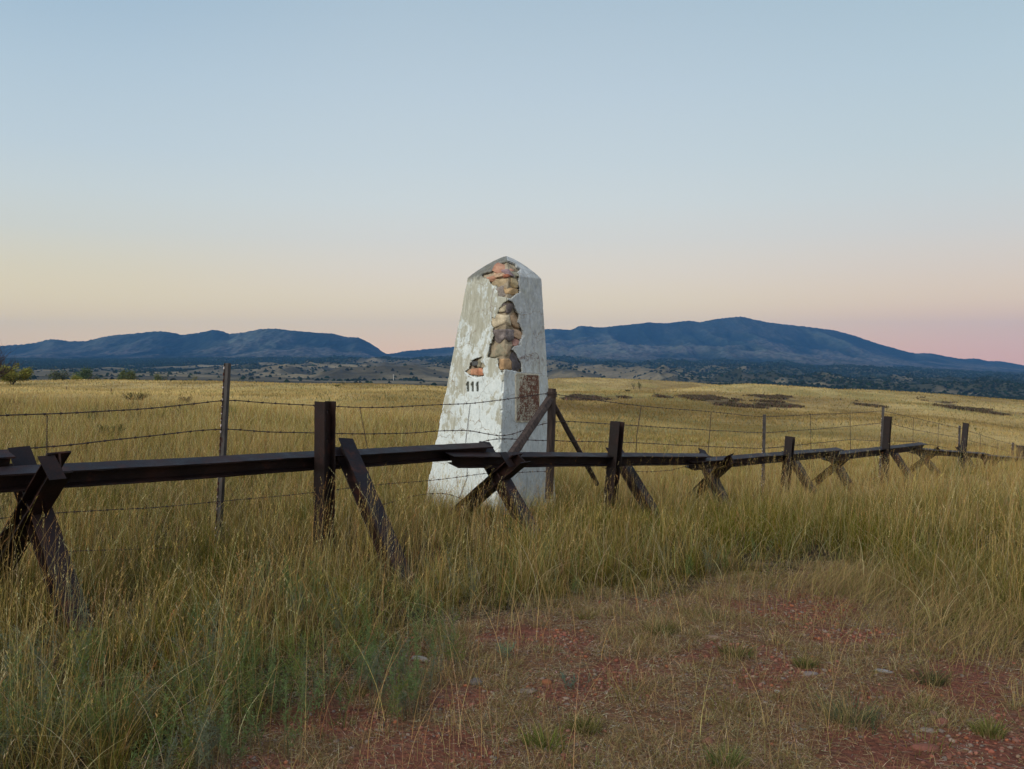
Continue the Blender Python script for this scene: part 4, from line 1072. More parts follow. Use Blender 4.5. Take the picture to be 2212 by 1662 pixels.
stay([(104,896),(103,960),(102,1012)]); stay([(777.8,880.5),(787,930),(794,967.8),(799,1070)]); stay([(1016,872),(1006,955.5),(1010,1030),(992,1078)])
stay([ZD(705,375),ZD(670,560),ZD(655,815),ZD(650,900)]); stay([ZD(1368,430),ZD(1355,605),ZD(1335,870),ZD(1325,960)])
for a, b in ((375,580),(715,590)): stay([Z5(a, 262), Z5(a+4, b)])
stay([Z5(1260,295),Z5(1250,700)]); stay([Z5(1475,348),Z5(1465,660)]); stay([Z5(1837,440),Z5(1834,570)]); stay([Z5(1985,492),Z5(1985,620)])
def tpost(x0, y0, x1, y1, d, wmul=1., lab=None):
    p0, p1 = W(x0, y0, d), W(x1, y1, d); dv = (p1-p0).normalized(); zg = gz1(p1.x, p1.y)-.2
    p1 = p0+dv*((p0.z-zg)/-dv.z)
    L = (p1-p0).length; face = Vector((-.55,-.83,0)); face = (face-dv*face.dot(dv)).normalized(); side = dv.cross(face)
    mb = MB(); c = p0.lerp(p1, .5)
    mb.box(c, dv*L*.5, side*.019*wmul, face*.0022)                      # flange
    mb.box(c-face*.019*wmul, dv*L*.5, side*.0026, face*.0165*wmul)      # stem
    # lips
    mb.box(c+face*.006+side*.0165*wmul, dv*L*.499, side*.0024, face*.0035)
    nf = len(mb.f); me = mb
    k = .04
    while k < L-.25:
        me.box(p0+dv*k+side*.0175*wmul+face*.0065, dv*.012, side*.0038*wmul, face*.004); k += .055
    o = mb.build('steel_post', M_TPOST, fence); o.data.materials.append(M_STUD)
    o.data.polygons.foreach_set('material_index', [0]*nf+[1]*(len(mb.f)-nf))
    return o
tpost(489.5,785,470,1160,7.58,1.28); tpost(1651.5,895.7,1649,1011,14.98,1.35); tpost(1908,879.8,1904.5,957,20.1,1.5)
tpost(2073,919.8,2072,970,24.5,1.5); tpost(2188.4,956.3,2187,992,30,2.0)
# wooden corner post and its braces
def wood(pl, wd0, wd1, name, sq=True):
    a, b = pl; n = 10; mb = MB(); P_ = [a.lerp(b, i/n)+Vector((random.uniform(-1,1), random.uniform(-1,1), 0))*.003 for i in range(n+1)]
    mb.tube(P_, [(wd0+(wd1-wd0)*i/n)*.62*(1+random.uniform(-.03,.03)) for i in range(n+1)], 6); mb.build(name, M_WOODPOST, fence)
a = W(1192.5, 839.5, 10.5); b = W(1187, 1060, 10.45); b = a+(b-a)*1.08
wood((a, b), .088, .092, 'wooden_post')
wood((W(1186,865,10.42), W(1101,990,9.35)), .088, .09, 'post_brace'); wood((W(1197,877,10.62), W(1290,1046,11.7)), .052, .056, 'post_brace')
mb = MB()
for q in range(4): 
    c = W(1192, 848+q*3, 10.5); mb.tube([c+Vector((math.cos(t)*.064, math.sin(t)*.064, .003*math.sin(3*t))) for t in np.linspace(0, 6.28, 13)], .0035, 4, False)
mb.build('wire_wrap', M_WIRE, fence)
a = W(2205, 963.3, 28); o_ = a-Vector((0,0,1.15)); wood((a, o_), .2, .22, 'wooden_post')
# orange marker scrap tied to the lowest wire
p = fence_pt(1249, 951.5)+Vector((0,-.02,0)); mb = MB(); M_OR = m_simple('orange_tape', (.62,.16,.05), (.75,.25,.09), 30, .6)
for q in range(3):
    d = Vector((random.uniform(-1,1), random.uniform(-.4,.4), random.uniform(-.6,1))).normalized()
    mb.box(p+d*.012, d*.014, d.cross(UP).normalized()*.006, d.cross(d.cross(UP)).normalized()*.0012)
tag(mb.build('tape_scrap', M_OR), 'tiny orange scrap caught on the low wire right of the wooden post', 'tape')

# ------------------------------------------------------------------ boundary monument
#MON-START
def m_plaster():
    m, nt, out = nm('weathered_whitewashed_plaster')
    big = tex(nt, 3.6, 9, .72, sc=(1,1,.6)); fine = tex(nt, 15, 8, .78, sc=(1,1,.6)); strk = tex(nt, 24, 5, .7, sc=(1,1,.12)); mott = tex(nt, 6, 7, .7)
    tcn = N(nt, 'TexCoord'); spn = N(nt, 'SeparateXYZ'); nt.links.new(tcn.outputs['Object'], spn.inputs[0])
    white = ramp(nt, fine.outputs[0], [(.3, (.36,.39,.38)), (.42, (.56,.61,.60)), (.55, (.66,.71,.70)), (.75, (.74,.78,.77))])
    bare = ramp(nt, strk.outputs[0], [(.3, (.31,.305,.24)), (.55, (.42,.415,.34)), (.75, (.58,.60,.54))])
    # more whitewash is lost higher up
    hgt = N(nt, 'MapRange'); hgt.inputs[1].default_value = .75; hgt.inputs[2].default_value = 2.3; hgt.inputs[3].default_value = -.10; hgt.inputs[4].default_value = .085
    nt.links.new(spn.outputs[2], hgt.inputs[0])
    ad = N(nt, 'Math', operation='ADD'); nt.links.new(big.outputs[0], ad.inputs[0]); nt.links.new(hgt.outputs[0], ad.inputs[1])
    a2 = N(nt, 'Math', operation='MULTIPLY_ADD'); a2.inputs[1].default_value = .80; nt.links.new(fine.outputs[0], a2.inputs[0]); nt.links.new(ad.outputs[0], a2.inputs[2])
    wear = ramp(nt, a2.outputs[0], [(.915, 0), (.955, .85), (1.03, 1)])
    c = mixc(nt, wear, white, bare)
    at = N(nt, 'Attribute', attribute_name='Col'); sc_ = N(nt, 'SeparateColor'); nt.links.new(at.outputs['Color'], sc_.inputs[0])
    # cap: bare grey cement; right faces greyer
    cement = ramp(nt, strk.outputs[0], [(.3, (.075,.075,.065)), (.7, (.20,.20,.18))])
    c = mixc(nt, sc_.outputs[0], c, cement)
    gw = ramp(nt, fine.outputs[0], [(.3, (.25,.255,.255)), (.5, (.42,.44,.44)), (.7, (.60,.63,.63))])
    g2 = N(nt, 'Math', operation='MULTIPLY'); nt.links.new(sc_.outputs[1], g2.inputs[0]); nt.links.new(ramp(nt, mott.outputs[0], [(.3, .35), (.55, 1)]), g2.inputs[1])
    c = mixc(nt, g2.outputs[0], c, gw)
    # flaked dark residue (blue channel) and cracks
    c = mixc(nt, sc_.outputs[2], c, (.17,.12,.11))
    vc = tex(nt, 3.2, kind='v', sc=(1,1,.8)); vc.feature = 'DISTANCE_TO_EDGE'
    mpn = vc.inputs['Vector'].links[0].from_node
    wob = tex(nt, 5, 4, .6); vm = N(nt, 'VectorMath', operation='MULTIPLY_ADD'); nt.links.new(wob.outputs['Color'], vm.inputs[0]); vm.inputs[1].default_value = (.16,.16,.16); nt.links.new(mpn.outputs[0], vm.inputs[2]); nt.links.new(vm.outputs[0], vc.inputs['Vector'])
    crk = N(nt, 'Math', operation='MULTIPLY'); nt.links.new(ramp(nt, vc.outputs['Distance'], [(0, 1), (.0055, .85), (.010, 0)]), crk.inputs[0]); nt.links.new(ramp(nt, mott.outputs[0], [(.40, 0), (.5, .9)]), crk.inputs[1])
    c = mixc(nt, crk.outputs[0], c, (.26,.22,.17))
    fl = tex(nt, 90, 3, .7); c = mixc(nt, ramp(nt, fl.outputs[0], [(.66, 0), (.74, .45)]), c, (.25,.23,.19))
    hm = N(nt, 'Math', operation='ADD'); nt.links.new(fine.outputs[0], hm.inputs[0]); nt.links.new(wear, hm.inputs[1]); hm.inputs[1].default_value = 0
    principled(nt, out, c, .9, .2, bump(nt, fine.outputs[0], .5, .008)); return m
M_PLASTER = m_plaster()
def m_rock(name, c, c2=None, edge=None):
    m, nt, out = nm(name)
    n1 = tex(nt, 9, 7, .7); n2 = tex(nt, 40, 4, .7)
    c = np.array(c); c2 = np.array(c2) if c2 is not None else c*1.5
    k = ramp(nt, n1.outputs[0], [(.32, tuple(c*.6)), (.48, tuple(c)), (.66, tuple(c2))])
    k = mixc(nt, ramp(nt, n2.outputs[0], [(.6, 0), (.72, .45)]), k, tuple(c*.45))
    principled(nt, out, k, .92, .15, bump(nt, n1.outputs[0], .8, .02)); return m
M_MORTAR = m_rock('crumbling_mortar', (.30,.245,.17), (.42,.36,.27))
M_PLATE = None
# frame of the monument: base ring and top ring read off the photograph at its real distance
ZB, ZT = .45, 2.64
cb_ = Vector(((1065.9-CX)*11.2/F, 11.2, ZB)); ct_ = Vector(((1089.9-CX)*11.2/F, 11.2, ZT))
SBm, STm = 1.075, .672
THA = math.radians(-90+6.3)            # direction of the front corner
def ring(z):
    k = (z-ZB)/(ZT-ZB); c = cb_.lerp(ct_, k) if 0 <= k <= 1 else cb_+(ct_-cb_)*k
    return Vector((c.x, c.y, z)), SBm+(STm-SBm)*k
ZAP = 2.925
def shell_pt(q, z, inset=0., lvl=None):
    """q in 0..4 around the four sides from the front corner: 0..1 right face, 3..4 left face"""
    zz = min(z, ZT); c, s = ring(zz); k = 1.
    if z > ZT:
        t = (z-ZT)/(ZAP-ZT); k = (1-min(t, 1)**1.08)**.76
        ctop = Vector(((1093.5-CX)*11.2/F, 11.2, ZAP)); c = Vector((c.x+(ctop.x-c.x)*t, c.y, z))
    R = (s/2)*k-inset
    corners = [THA+math.pi/2*i for i in range(5)]
    i = int(math.floor(q)) % 4; f = q-math.floor(q)
    a0, a1 = corners[i], corners[i]+math.pi/2
    r2 = R*math.sqrt(2)
    x = math.cos(a0)*(1-f)+math.cos(a1)*f; y = math.sin(a0)*(1-f)+math.sin(a1)*f
    # soften the corners
    e_ = min(f, 1-f)*s*k; rr = .022
    d = 0
    if e_ < rr: d = (rr-e_)**2/rr*.42
    L = math.hypot(x, y) or 1; pull = d/max(r2*L, 1e-3)
    return Vector((c.x+x*r2*(1-pull), c.y+y*r2*(1-pull), z))
def pD(v): return (CX+v.x/v.y*F, HY+(EYE-v.z)/v.y*F)
def z2b(v):
    a, b = pD(v); return (a-993.7)/.1646, (b-547.2)/.1646
H1 = [(295,265),(400,250),(470,170),(560,120),(625,92),(690,120),(745,160),(800,200),(775,290),(770,380),(790,505),(740,530),(665,600),(600,575),(575,580),(505,560),(450,440),(410,400),(380,345),(310,330),(290,300)]
H2 = [(590,645),(635,622),(680,640),(700,670),(725,740),(770,810),(775,900),(805,980),(838,1085),(800,1130),(790,1210),(700,1215),(715,1300),(760,1380),(800,1440),(812,1552),(700,1545),(690,1532),(580,1530),(560,1600),(535,1570),(500,1460),(480,1375),(360,1370),(380,1290),(390,1180),(430,1140),(440,1060),(430,990),(395,890),(420,850),(455,860),(500,740),(580,650)]
H3 = [(290,1365),(262,1400),(300,1440),(335,1500),(300,1520),(305,1610),(210,1640),(130,1600),(70,1560),(110,1520),(140,1420),(200,1390)]
def zz1(x, y): a, b = Z1(x, y); return ((a-993.7)/.1646, (b-547.2)/.1646)
def digit(x):
    return [zz1(x-8, 832), zz1(x+2, 822), zz1(x+8, 824), zz1(x+8, 882), zz1(x-8, 880), zz1(x-7, 845), zz1(x-12, 846)]
DG = [digit(349), digit(379), digit(409)]
MB0 = Vector((cb_.x, cb_.y, gz1(cb_.x, cb_.y)-.15))
mon = empty('boundary_monument', MB0, 'tall whitewashed stone boundary marker with flaking plaster and exposed masonry', 'monument')
MO = mon.location
# perimeter samples (fine on the two faces that look at the camera)
qs = list(np.linspace(0, 1, 211)[:-1])+list(np.linspace(1, 3, 33)[:-1])+list(np.linspace(3, 4, 261)[:-1])
zs = list(np.linspace(MB0.z, .6, 90)[:-1])+list(np.linspace(.6, ZT-.002, 390)[:-1])+[ZT-.002]+list(ZT+.004+(ZAP-ZT-.016)*np.linspace(0, 1, 60)**.85)
nq, nz = len(qs), len(zs)
PV_ = np.zeros((nz, nq, 3))
for i, z in enumerate(zs):
    for j, q in enumerate(qs):
        PV_[i, j] = shell_pt(q, z)
QQ = np.repeat(np.array(qs)[None, :], nz, 0); ZZ = np.repeat(np.array(zs)[:, None], nq, 1)
DX = CX+PV_[..., 0]/PV_[..., 1]*F; DY = HY+(EYE-PV_[..., 2])/PV_[..., 1]*F
bx = (DX-993.7)/.1646; by = (DY-547.2)/.1646
jx = bx+30*(fbm(bx/60, by/60, 201, 4, .5)-.5); jy = by+30*(fbm(bx/60+50, by/60, 202, 4, .5)-.5)
frontm = (QQ < 1) | (QQ >= 3)
hole = (in_poly(jx, jy, H1) | in_poly(jx, jy, H2) | (in_poly(jx, jy, H3) & (QQ >= 3))) & frontm
dig = np.zeros_like(hole)
for dpoly in DG: dig |= in_poly(bx, by, dpoly) & (QQ >= 3)
edge = np.minimum(np.minimum(seg_dist(bx, by, H1), seg_dist(bx, by, H2)), seg_dist(bx, by, H3))
# surface relief
rel = .012*(fbm(QQ*5, ZZ*4, 211, 4)-.5)+.004*(fbm(QQ*40, ZZ*30, 212, 3)-.5)
cen = np.array([[ring(min(z, ZT))[0][0], 11.2] for z in zs])
dirx = PV_[..., 0]-cen[:, None, 0]; diry = PV_[..., 1]-cen[:, None, 1]; dl = np.maximum(np.hypot(dirx, diry), .05)
chip = np.zeros_like(rel)
ca_ = np.minimum(QQ, 4-QQ)             # distance from the front corner
chip += -.020*sstep(.03, .0, ca_)*sstep(.5, .68, fbm(ZZ*11, ZZ*0, 213, 3))
chip += -.012*sstep(.03, .0, np.abs(QQ-3))*sstep(.5, .65, fbm(ZZ*9, ZZ*0, 214, 3))
rel = rel+chip-.008*sstep(14, 0, edge)*frontm
PV_[..., 0] += dirx/dl*rel; PV_[..., 1] += diry/dl*rel
colr = np.zeros((nz, nq, 3))
colr[..., 0] = sstep(ZT-.05, ZT+.02, ZZ+.07*(fbm(QQ*14, ZZ*9, 221, 3)-.5))*.9
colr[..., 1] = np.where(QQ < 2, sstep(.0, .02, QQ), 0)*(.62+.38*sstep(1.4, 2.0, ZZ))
# faint flaked lettering band over the plaque
ltr = np.zeros_like(rel)
# strokes of the faded painted word, only its shapes are left
def stroke(a, b, w):
    global ltr
    d = seg_dist(bx, by, [a, b]); ltr = np.maximum(ltr, sstep(w, w*.4, d+4*(fbm(bx/7, by/7, 231, 2)-.4)))
L6 = lambda x, y: ((1080.1+x*.10828-993.7)/.1646, (748.8+y*.10828-547.2)/.1646)
for a, b in [((415,270),(440,200)),((440,200),(455,255)),((455,255),(475,180)),((475,180),(490,250)),((545,200),(530,250)),((530,250),(560,275)),((560,275),(578,235)),((578,235),(555,195)),((600,180),(655,185)),((625,185),(622,250)),((690,120),(745,150)),((735,230),(755,245)),((500,150),(530,200)),((570,160),(640,170)),((470,90),(520,95)),((760,200),(775,245)),((680,250),(700,235)),((405,235),(425,215))]:
    stroke(L6(*a), L6(*b), 6)
ltr *= (QQ < 1)
res = sstep(.55, .66, fbm(bx/14, by/30, 241, 4))*np.exp(-((by-1400)/70)**2)*(QQ < 1)*(bx > 760)
colr[..., 2] = np.clip(ltr*.8+res*.5, 0, 1)
for (a, b) in [((745,150),(775,215)),((775,215),(795,300)),((795,300),(790,520)),((665,440),(665,300)),((300,505),(850,548)),((430,495),(430,480))]:
    d = seg_dist(bx+3*np.sin(by/9), by+3*np.sin(bx/11), [L6(*a), L6(*b)]); colr[..., 2] = np.maximum(colr[..., 2], (QQ < 1)*sstep(4, 1.2, d)*.8)
for (a, b) in [((440,470),(408,640)),((408,640),(405,760)),((415,760),(412,830))]:
    d = seg_dist(bx+4*np.sin(by/13), by, [a, b]); colr[..., 2] = np.maximum(colr[..., 2], (QQ >= 3)*sstep(4.5, 1.5, d)*.75)
for (a, b) in [((770,770),(880,780)),((880,780),(930,800)),((930,800),(985,720)),((780,1010),(840,1010)),((960,1110),(1120,1135)),((940,1160),(980,1200))]:
    d = seg_dist(bx, by+5*np.sin(bx/17), [a, b]); colr[..., 2] = np.maximum(colr[..., 2], (QQ < 1)*sstep(4, 1, d)*.55)
gone = hole | dig
idx = np.arange(nz*nq).reshape(nz, nq)
i0 = idx[:-1, :]; i1 = idx[1:, :]; j1 = np.roll(i0, -1, 1); k1 = np.roll(i1, -1, 1)
# the rounded tip is closed with a fan
keepf = ~(gone[:-1, :] | np.roll(gone[:-1, :], -1, 1) | gone[1:, :] | np.roll(gone[1:, :], -1, 1))
Fq = np.stack([i0, j1, k1, i1], -1)[keepf]
Vp = PV_.reshape(-1, 3)-np.array(MO)
tipv = Vp[idx[-1]].mean(0)+np.array([0,0,.008]); Vp = np.concatenate([Vp, tipv[None]]); colr = np.concatenate([colr.reshape(-1, 3), np.array([[.9,0,0]])])
_l = idx[-1]; _l2 = np.roll(_l, -2)[::2]; fan = np.stack([_l[::2], np.roll(_l, -1)[::2], _l2, np.full(len(_l2), len(Vp)-1)], -1); Fq = np.concatenate([Fq, fan])
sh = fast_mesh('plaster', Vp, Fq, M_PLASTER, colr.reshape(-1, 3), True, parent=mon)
md = sh.modifiers.new('thick', 'SOLIDIFY'); md.thickness = .036; md.offset = -1
# solid core of rubble and mortar
qs2 = list(np.linspace(0, 4, 241)[:-1]); zs2 = list(np.linspace(MB0.z, ZAP-.07, 170)); Vc = []
for z in zs2:
    for q in qs2:
        v = shell_pt(q, z, .0); c, s = ring(min(z, ZT)); dx, dy = v.x-c.x, v.y-c.y; l = math.hypot(dx, dy) or 1
        Vc.append((v.x, v.y, v.z, dx/l, dy/l))
Vc = np.array(Vc); nv = .013*(fbm(np.tile(np.array(qs2)*9, len(zs2)), np.repeat(np.array(zs2)*9, len(qs2)), 251, 4)-.5)*2
ins = .048+nv; Vc[:, 0] -= Vc[:, 3]*ins*1.15; Vc[:, 1] -= Vc[:, 4]*ins*1.15
idx = np.arange(len(zs2)*len(qs2)).reshape(len(zs2), len(qs2)); j = np.roll(idx, -1, 1)
Fc = np.stack([idx[:-1], j[:-1], j[1:], idx[1:]], -1).reshape(-1, 4)
fast_mesh('core', Vc[:, :3]-np.array(MO), Fc, M_MORTAR, None, True, parent=mon)
# dark slots of the number 1 1 1
eL = None
def edgex(y): return 600-(y-200)*.030
def frame_at(z):
    fc = shell_pt(0, z); l = shell_pt(3.5, z); r = shell_pt(.5, z)
    return fc, (l-fc).normalized(), (r-fc).normalized()
def zy_to_z(y, Yd=10.5): return EYE-((547.2+.1646*y)-HY)*Yd/F
def q_for(bxv, z, left):
    """perimeter position of the face point that the photo shows at column bxv"""
    lo, hi = (3.0, 3.999) if left else (.001, 1.)
    f = lambda q: z2b(shell_pt(q, z))[0]-bxv
    if (f(lo) > 0) == (f(hi) > 0): return lo if abs(f(lo)) < abs(f(hi)) else hi
    a, b = lo, hi
    for _ in range(40):
        m_ = .5*(a+b)
        if (f(a) > 0) == (f(m_) > 0): a = m_
        else: b = m_
    return .5*(a+b)
import bmesh
def stone_obj(center, ux, uy, uz, hx, hy, hz, mat, seed, name='stone', parent=mon, rnd=.28):
    rs = random.Random(seed); bm = bmesh.new(); bmesh.ops.create_cube(bm, size=2); bmesh.ops.subdivide_edges(bm, edges=bm.edges, cuts=7, use_grid_fill=True)
    pl_ = []
    for _ in range(7):
        d = Vector((rs.gauss(0,1), rs.gauss(0,1), rs.gauss(0,1))).normalized(); pl_.append((d, rs.uniform(.80, 1.15)))
    ph = rs.random()*100
    vv = np.array([v.co[:] for v in bm.verts]); nn = fbm(vv[:, 0]*1.6+ph, vv[:, 1]*1.6+vv[:, 2]*1.9+ph, 5, 3)-.5
    for v, n_ in zip(bm.verts, nn):
        p = v.co.copy(); sp = p.normalized()*1.22; p = p.lerp(sp, rnd)
        for d, k in pl_:
            e_ = p.dot(d)-k
            if e_ > 0: p -= d*e_*.8
        p *= 1+n_*.20
        w_ = center+ux*p.x*hx+uy*p.y*hy+uz*p.z*hz
        v.co = w_-MO
    me = bpy.data.meshes.new(name); bm.to_mesh(me); bm.free(); me.materials.append(mat)
    me.polygons.foreach_set('use_smooth', np.ones(len(me.polygons), bool))
    o = bpy.data.objects.new(name, me); COL.objects.link(o); o.parent = parent; return o
def corner_stone(x0, x1, y0, y1, c, seed, out=.0, c2=None, lab=None):
    ym = .5*(y0+y1); z = zy_to_z(ym); hz = .5*(zy_to_z(y0)-zy_to_z(y1))
    fc, el, er = frame_at(z); fl = shell_pt(q_for(x0, z, True), z); fr = shell_pt(q_for(x1, z, False), z)
    a = (fl-fc).length; b = (fr-fc).length; n_ = (-(el+er)).normalized()
    cen_ = fc+el*a*.5+er*b*.5+(el+er)*(.014+out)
    o = stone_obj(cen_, el, er, UP, a*.5, b*.5, hz, m_rock('stone_rock', c, c2), seed, rnd=.17)
    if lab: o['label'] = lab
    return o
def face_stone(x0, x1, y0, y1, c, seed, left, out=0., c2=None, tilt=0., depth=.05, lab=None):
    ym = .5*(y0+y1); z = min(zy_to_z(ym), ZAP-.03); hz = .5*(zy_to_z(y0)-zy_to_z(y1))
    fl = shell_pt(q_for(x0, z, left), z); fr = shell_pt(q_for(x1, z, left), z)
    t_ = (fr-fl).normalized(); nrm = t_.cross(UP).normalized()
    if nrm.y > 0: nrm = -nrm
    zc = ring(min(z, ZT))[0]; slope = Vector((zc.x-.5*(fl.x+fr.x), zc.y-.5*(fl.y+fr.y), 0)).normalized()*(.09*hz if z < ZT else 1.2*hz)
    upv = (UP*hz+slope); 
    if tilt: R_ = Matrix.Rotation(tilt, 3, nrm); t_ = R_@t_; upv = R_@upv
    cen_ = (fl+fr)*.5-nrm*(depth-.0-out)
    o = stone_obj(cen_, t_, nrm, upv.normalized(), (fr-fl).length*.5, depth, upv.length, m_rock('stone_rock', c, c2), seed)
    if lab: o['label'] = lab
    return o
def K(r, g, b):
    v = np.array(sr_((r, g, b))); return tuple((v*.84+v.mean()*.16)*1.2)
def sr_(c): return tuple((v/255/12.92 if v/255 < .04045 else ((v/255+.055)/1.055)**2.4) for v in c)
corner_stone(548,708,642,778,K(98,88,84),301,lab='dark grey stone at the narrow top of the middle gap')
face_stone(500,588,668,762,K(150,138,112),302,True,-.01)
corner_stone(405,695,772,968,K(176,162,134),303,lab='pale tan corner stone')
face_stone(690,800,745,975,K(150,124,94),304,False,-.020)
corner_stone(412,722,992,1186,K(108,98,96),305,.0,K(150,138,134),lab='dark grey corner stone')
face_stone(708,832,985,1112,K(165,135,105),306,False,-.018,tilt=-.3); face_stone(722,800,1105,1212,K(150,112,100),307,False,-.016)
corner_stone(392,702,1190,1370,K(132,126,104),308,.0,K(168,138,108),lab='greenish grey and brown corner stone')
corner_stone(486,688,1378,1535,K(158,126,88),309,lab='ochre brown lowest corner stone')
face_stone(690,808,1290,1460,K(92,86,88),310,False,-.018,tilt=-.35); face_stone(700,812,1400,1552,K(84,78,80),311,False,-.012)
face_stone(415,640,115,235,K(160,112,88),312,True,-.012,K(180,138,110),tilt=-.45,lab='red-orange stone under the broken cap')
face_stone(575,720,165,272,K(130,106,106),313,False,-.016); face_stone(690,790,185,262,K(132,126,106),314,False,-.02)
face_stone(310,455,248,332,K(164,118,92),315,True,-.008,tilt=-.05); face_stone(420,575,205,288,K(168,138,108),316,True,-.012)
face_stone(600,690,248,292,K(152,92,66),317,False,-.022); face_stone(688,770,256,286,K(176,176,166),318,False,-.024)
corner_stone(410,690,290,432,K(150,132,102),319,.016); face_stone(690,776,292,425,K(172,152,112),320,False,-.014)
face_stone(440,560,415,568,K(138,128,120),321,True,-.018,tilt=.35); corner_stone(505,750,432,575,K(144,118,86),322,.020); face_stone(650,782,430,515,K(172,142,98),323,False,-.016)
face_stone(140,222,1418,1512,K(78,80,80),324,True,-.012,lab='dark round stone in the small gap'); face_stone(214,268,1372,1505,K(126,120,98),325,True,-.018); face_stone(262,332,1370,1515,K(150,140,116),326,True,-.02)
face_stone(128,222,1516,1612,K(170,120,88),327,True,-.012); face_stone(220,304,1512,1612,K(172,114,82),328,True,-.010); face_stone(72,135,1520,1600,K(150,128,100),329,True,-.02)
# dark green-grey slabs set inside the carved figures
for x in (349, 379, 409):
    a_, b_ = zz1(x, 852); zc_ = zy_to_z(b_, 10.8); q_ = q_for(a_, zc_, True); v = shell_pt(q_, zc_)
    fl = shell_pt(q_-.02, zc_); t_ = (v-fl).normalized(); nrm = t_.cross(UP).normalized(); nrm = -nrm if nrm.y > 0 else nrm
    mb = MB(); mb.box(v-nrm*.030, t_*.020, nrm*.012, UP*.064); mb.build('carved_numeral', M_NUM if 'M_NUM' in globals() else globals().setdefault('M_NUM', m_simple('dark_green_grey_recess', (.035,.038,.032), (.10,.105,.085), 40)), mon)
# cast plaque
def m_plate():
    m, nt, out = nm('rusted_painted_plaque')
    n1 = tex(nt, 7, 6, .7, sc=(1,1,.7)); n2 = tex(nt, 55, 5, .75, sc=(1,1,.5)); n3 = tex(nt, 20, 5, .7)
    paint = ramp(nt, n3.outputs[0], [(.3, (.30,.27,.20)), (.6, (.46,.43,.34))])
    rust = ramp(nt, n2.outputs[0], [(.3, (.06,.026,.018)), (.55, (.14,.060,.038)), (.75, (.30,.18,.11))])
    ad = N(nt, 'Math', operation='ADD'); nt.links.new(n1.outputs[0], ad.inputs[0]); nt.links.new(n2.outputs[0], ad.inputs[1])
    spx = N(nt, 'TexCoord'); s2 = N(nt, 'SeparateXYZ'); nt.links.new(spx.outputs['Object'], s2.inputs[0])
    gr_ = N(nt, 'MapRange'); gr_.inputs[1].default_value = .30; gr_.inputs[2].default_value = .62; gr_.inputs[3].default_value = -.06; gr_.inputs[4].default_value = .10
    nt.links.new(s2.outputs[0], gr_.inputs[0]); a2 = N(nt, 'Math', operation='ADD'); nt.links.new(ad.outputs[0], a2.inputs[0]); nt.links.new(gr_.outputs[0], a2.inputs[1])
    c = mixc(nt, ramp(nt, a2.outputs[0], [(.965, 0), (1.12, 1)]), paint, rust)
    principled(nt, out, c, .8, .3, bump(nt, n2.outputs[0], .5, .003)); return m
M_PLATE = m_plate(); M_FRAME = m_simple('cream_mortar_edge', (.36,.31,.22), (.62,.58,.47), 14, .9, .1, .5, .006)
def face_uv(x6, y6):
    """point on the right face where the photo's plaque detail (x6,y6) lies"""
    a_, b_ = L6(x6, y6); z = zy_to_z(b_, 10.75)
    for _ in range(3):
        v = shell_pt(q_for(a_, z, False), z); z = EYE-((547.2+.1646*b_)-HY)*v.y/F
    return v
c00, c10, c11, c01 = face_uv(322,560), face_uv(762,580), face_uv(780,1480), face_uv(330,1478)
nrm = (c10-c00).cross(c01-c00).normalized(); nrm = -nrm if nrm.y > 0 else nrm
def bil(u, v): return c00.lerp(c10, u).lerp(c01.lerp(c11, u), v)
mb = MB(); n = 10
P_ = [bil(0,0), bil(1,0), bil(1,1), bil(0,1)]
mb.add([q+nrm*.006 for q in P_]+[q-nrm*.03 for q in P_], [(0,1,2,3),(7,6,5,4),(0,4,5,1),(1,5,6,2),(2,6,7,3),(3,7,4,0)])
mbp = mb; nfp = len(mb.f)
mb = MB()
U_ = (c10-c00).normalized(); D_ = (c01-c00).normalized(); w_, h_ = (c10-c00).length, (c01-c00).length
for a_, b_, th_ in ((bil(0,0)-U_*.012, bil(0,1)-U_*.012, .011), (bil(1,0)+U_*.006, bil(1,1)+U_*.006, .006), (bil(0,0)-D_*.010, bil(1,0)-D_*.010, .009), (bil(0,1)+D_*.012, bil(1,1)+D_*.012, .010)):
    n = 14; vs = []
    ax = (b_-a_).normalized(); sdn = ax.cross(nrm)
    for i in range(n+1):
        c_ = a_.lerp(b_, i/n); tt_ = th_*(1+random.uniform(-.35, .3)); 
        for s1, s2 in ((-1, .009), (1, .009), (1, -.02), (-1, -.02)): vs.append(c_+sdn*s1*tt_+nrm*(s2+(random.uniform(-.002, .002) if s2 > 0 else 0)))
    fs = [(i*4+k, i*4+(k+1) % 4, (i+1)*4+(k+1) % 4, (i+1)*4+k) for i in range(n) for k in range(4)]+[(3,2,1,0), (n*4, n*4+1, n*4+2, n*4+3)]
    mb.add(vs, fs)
mb.build('plaque_frame', M_FRAME, mon)
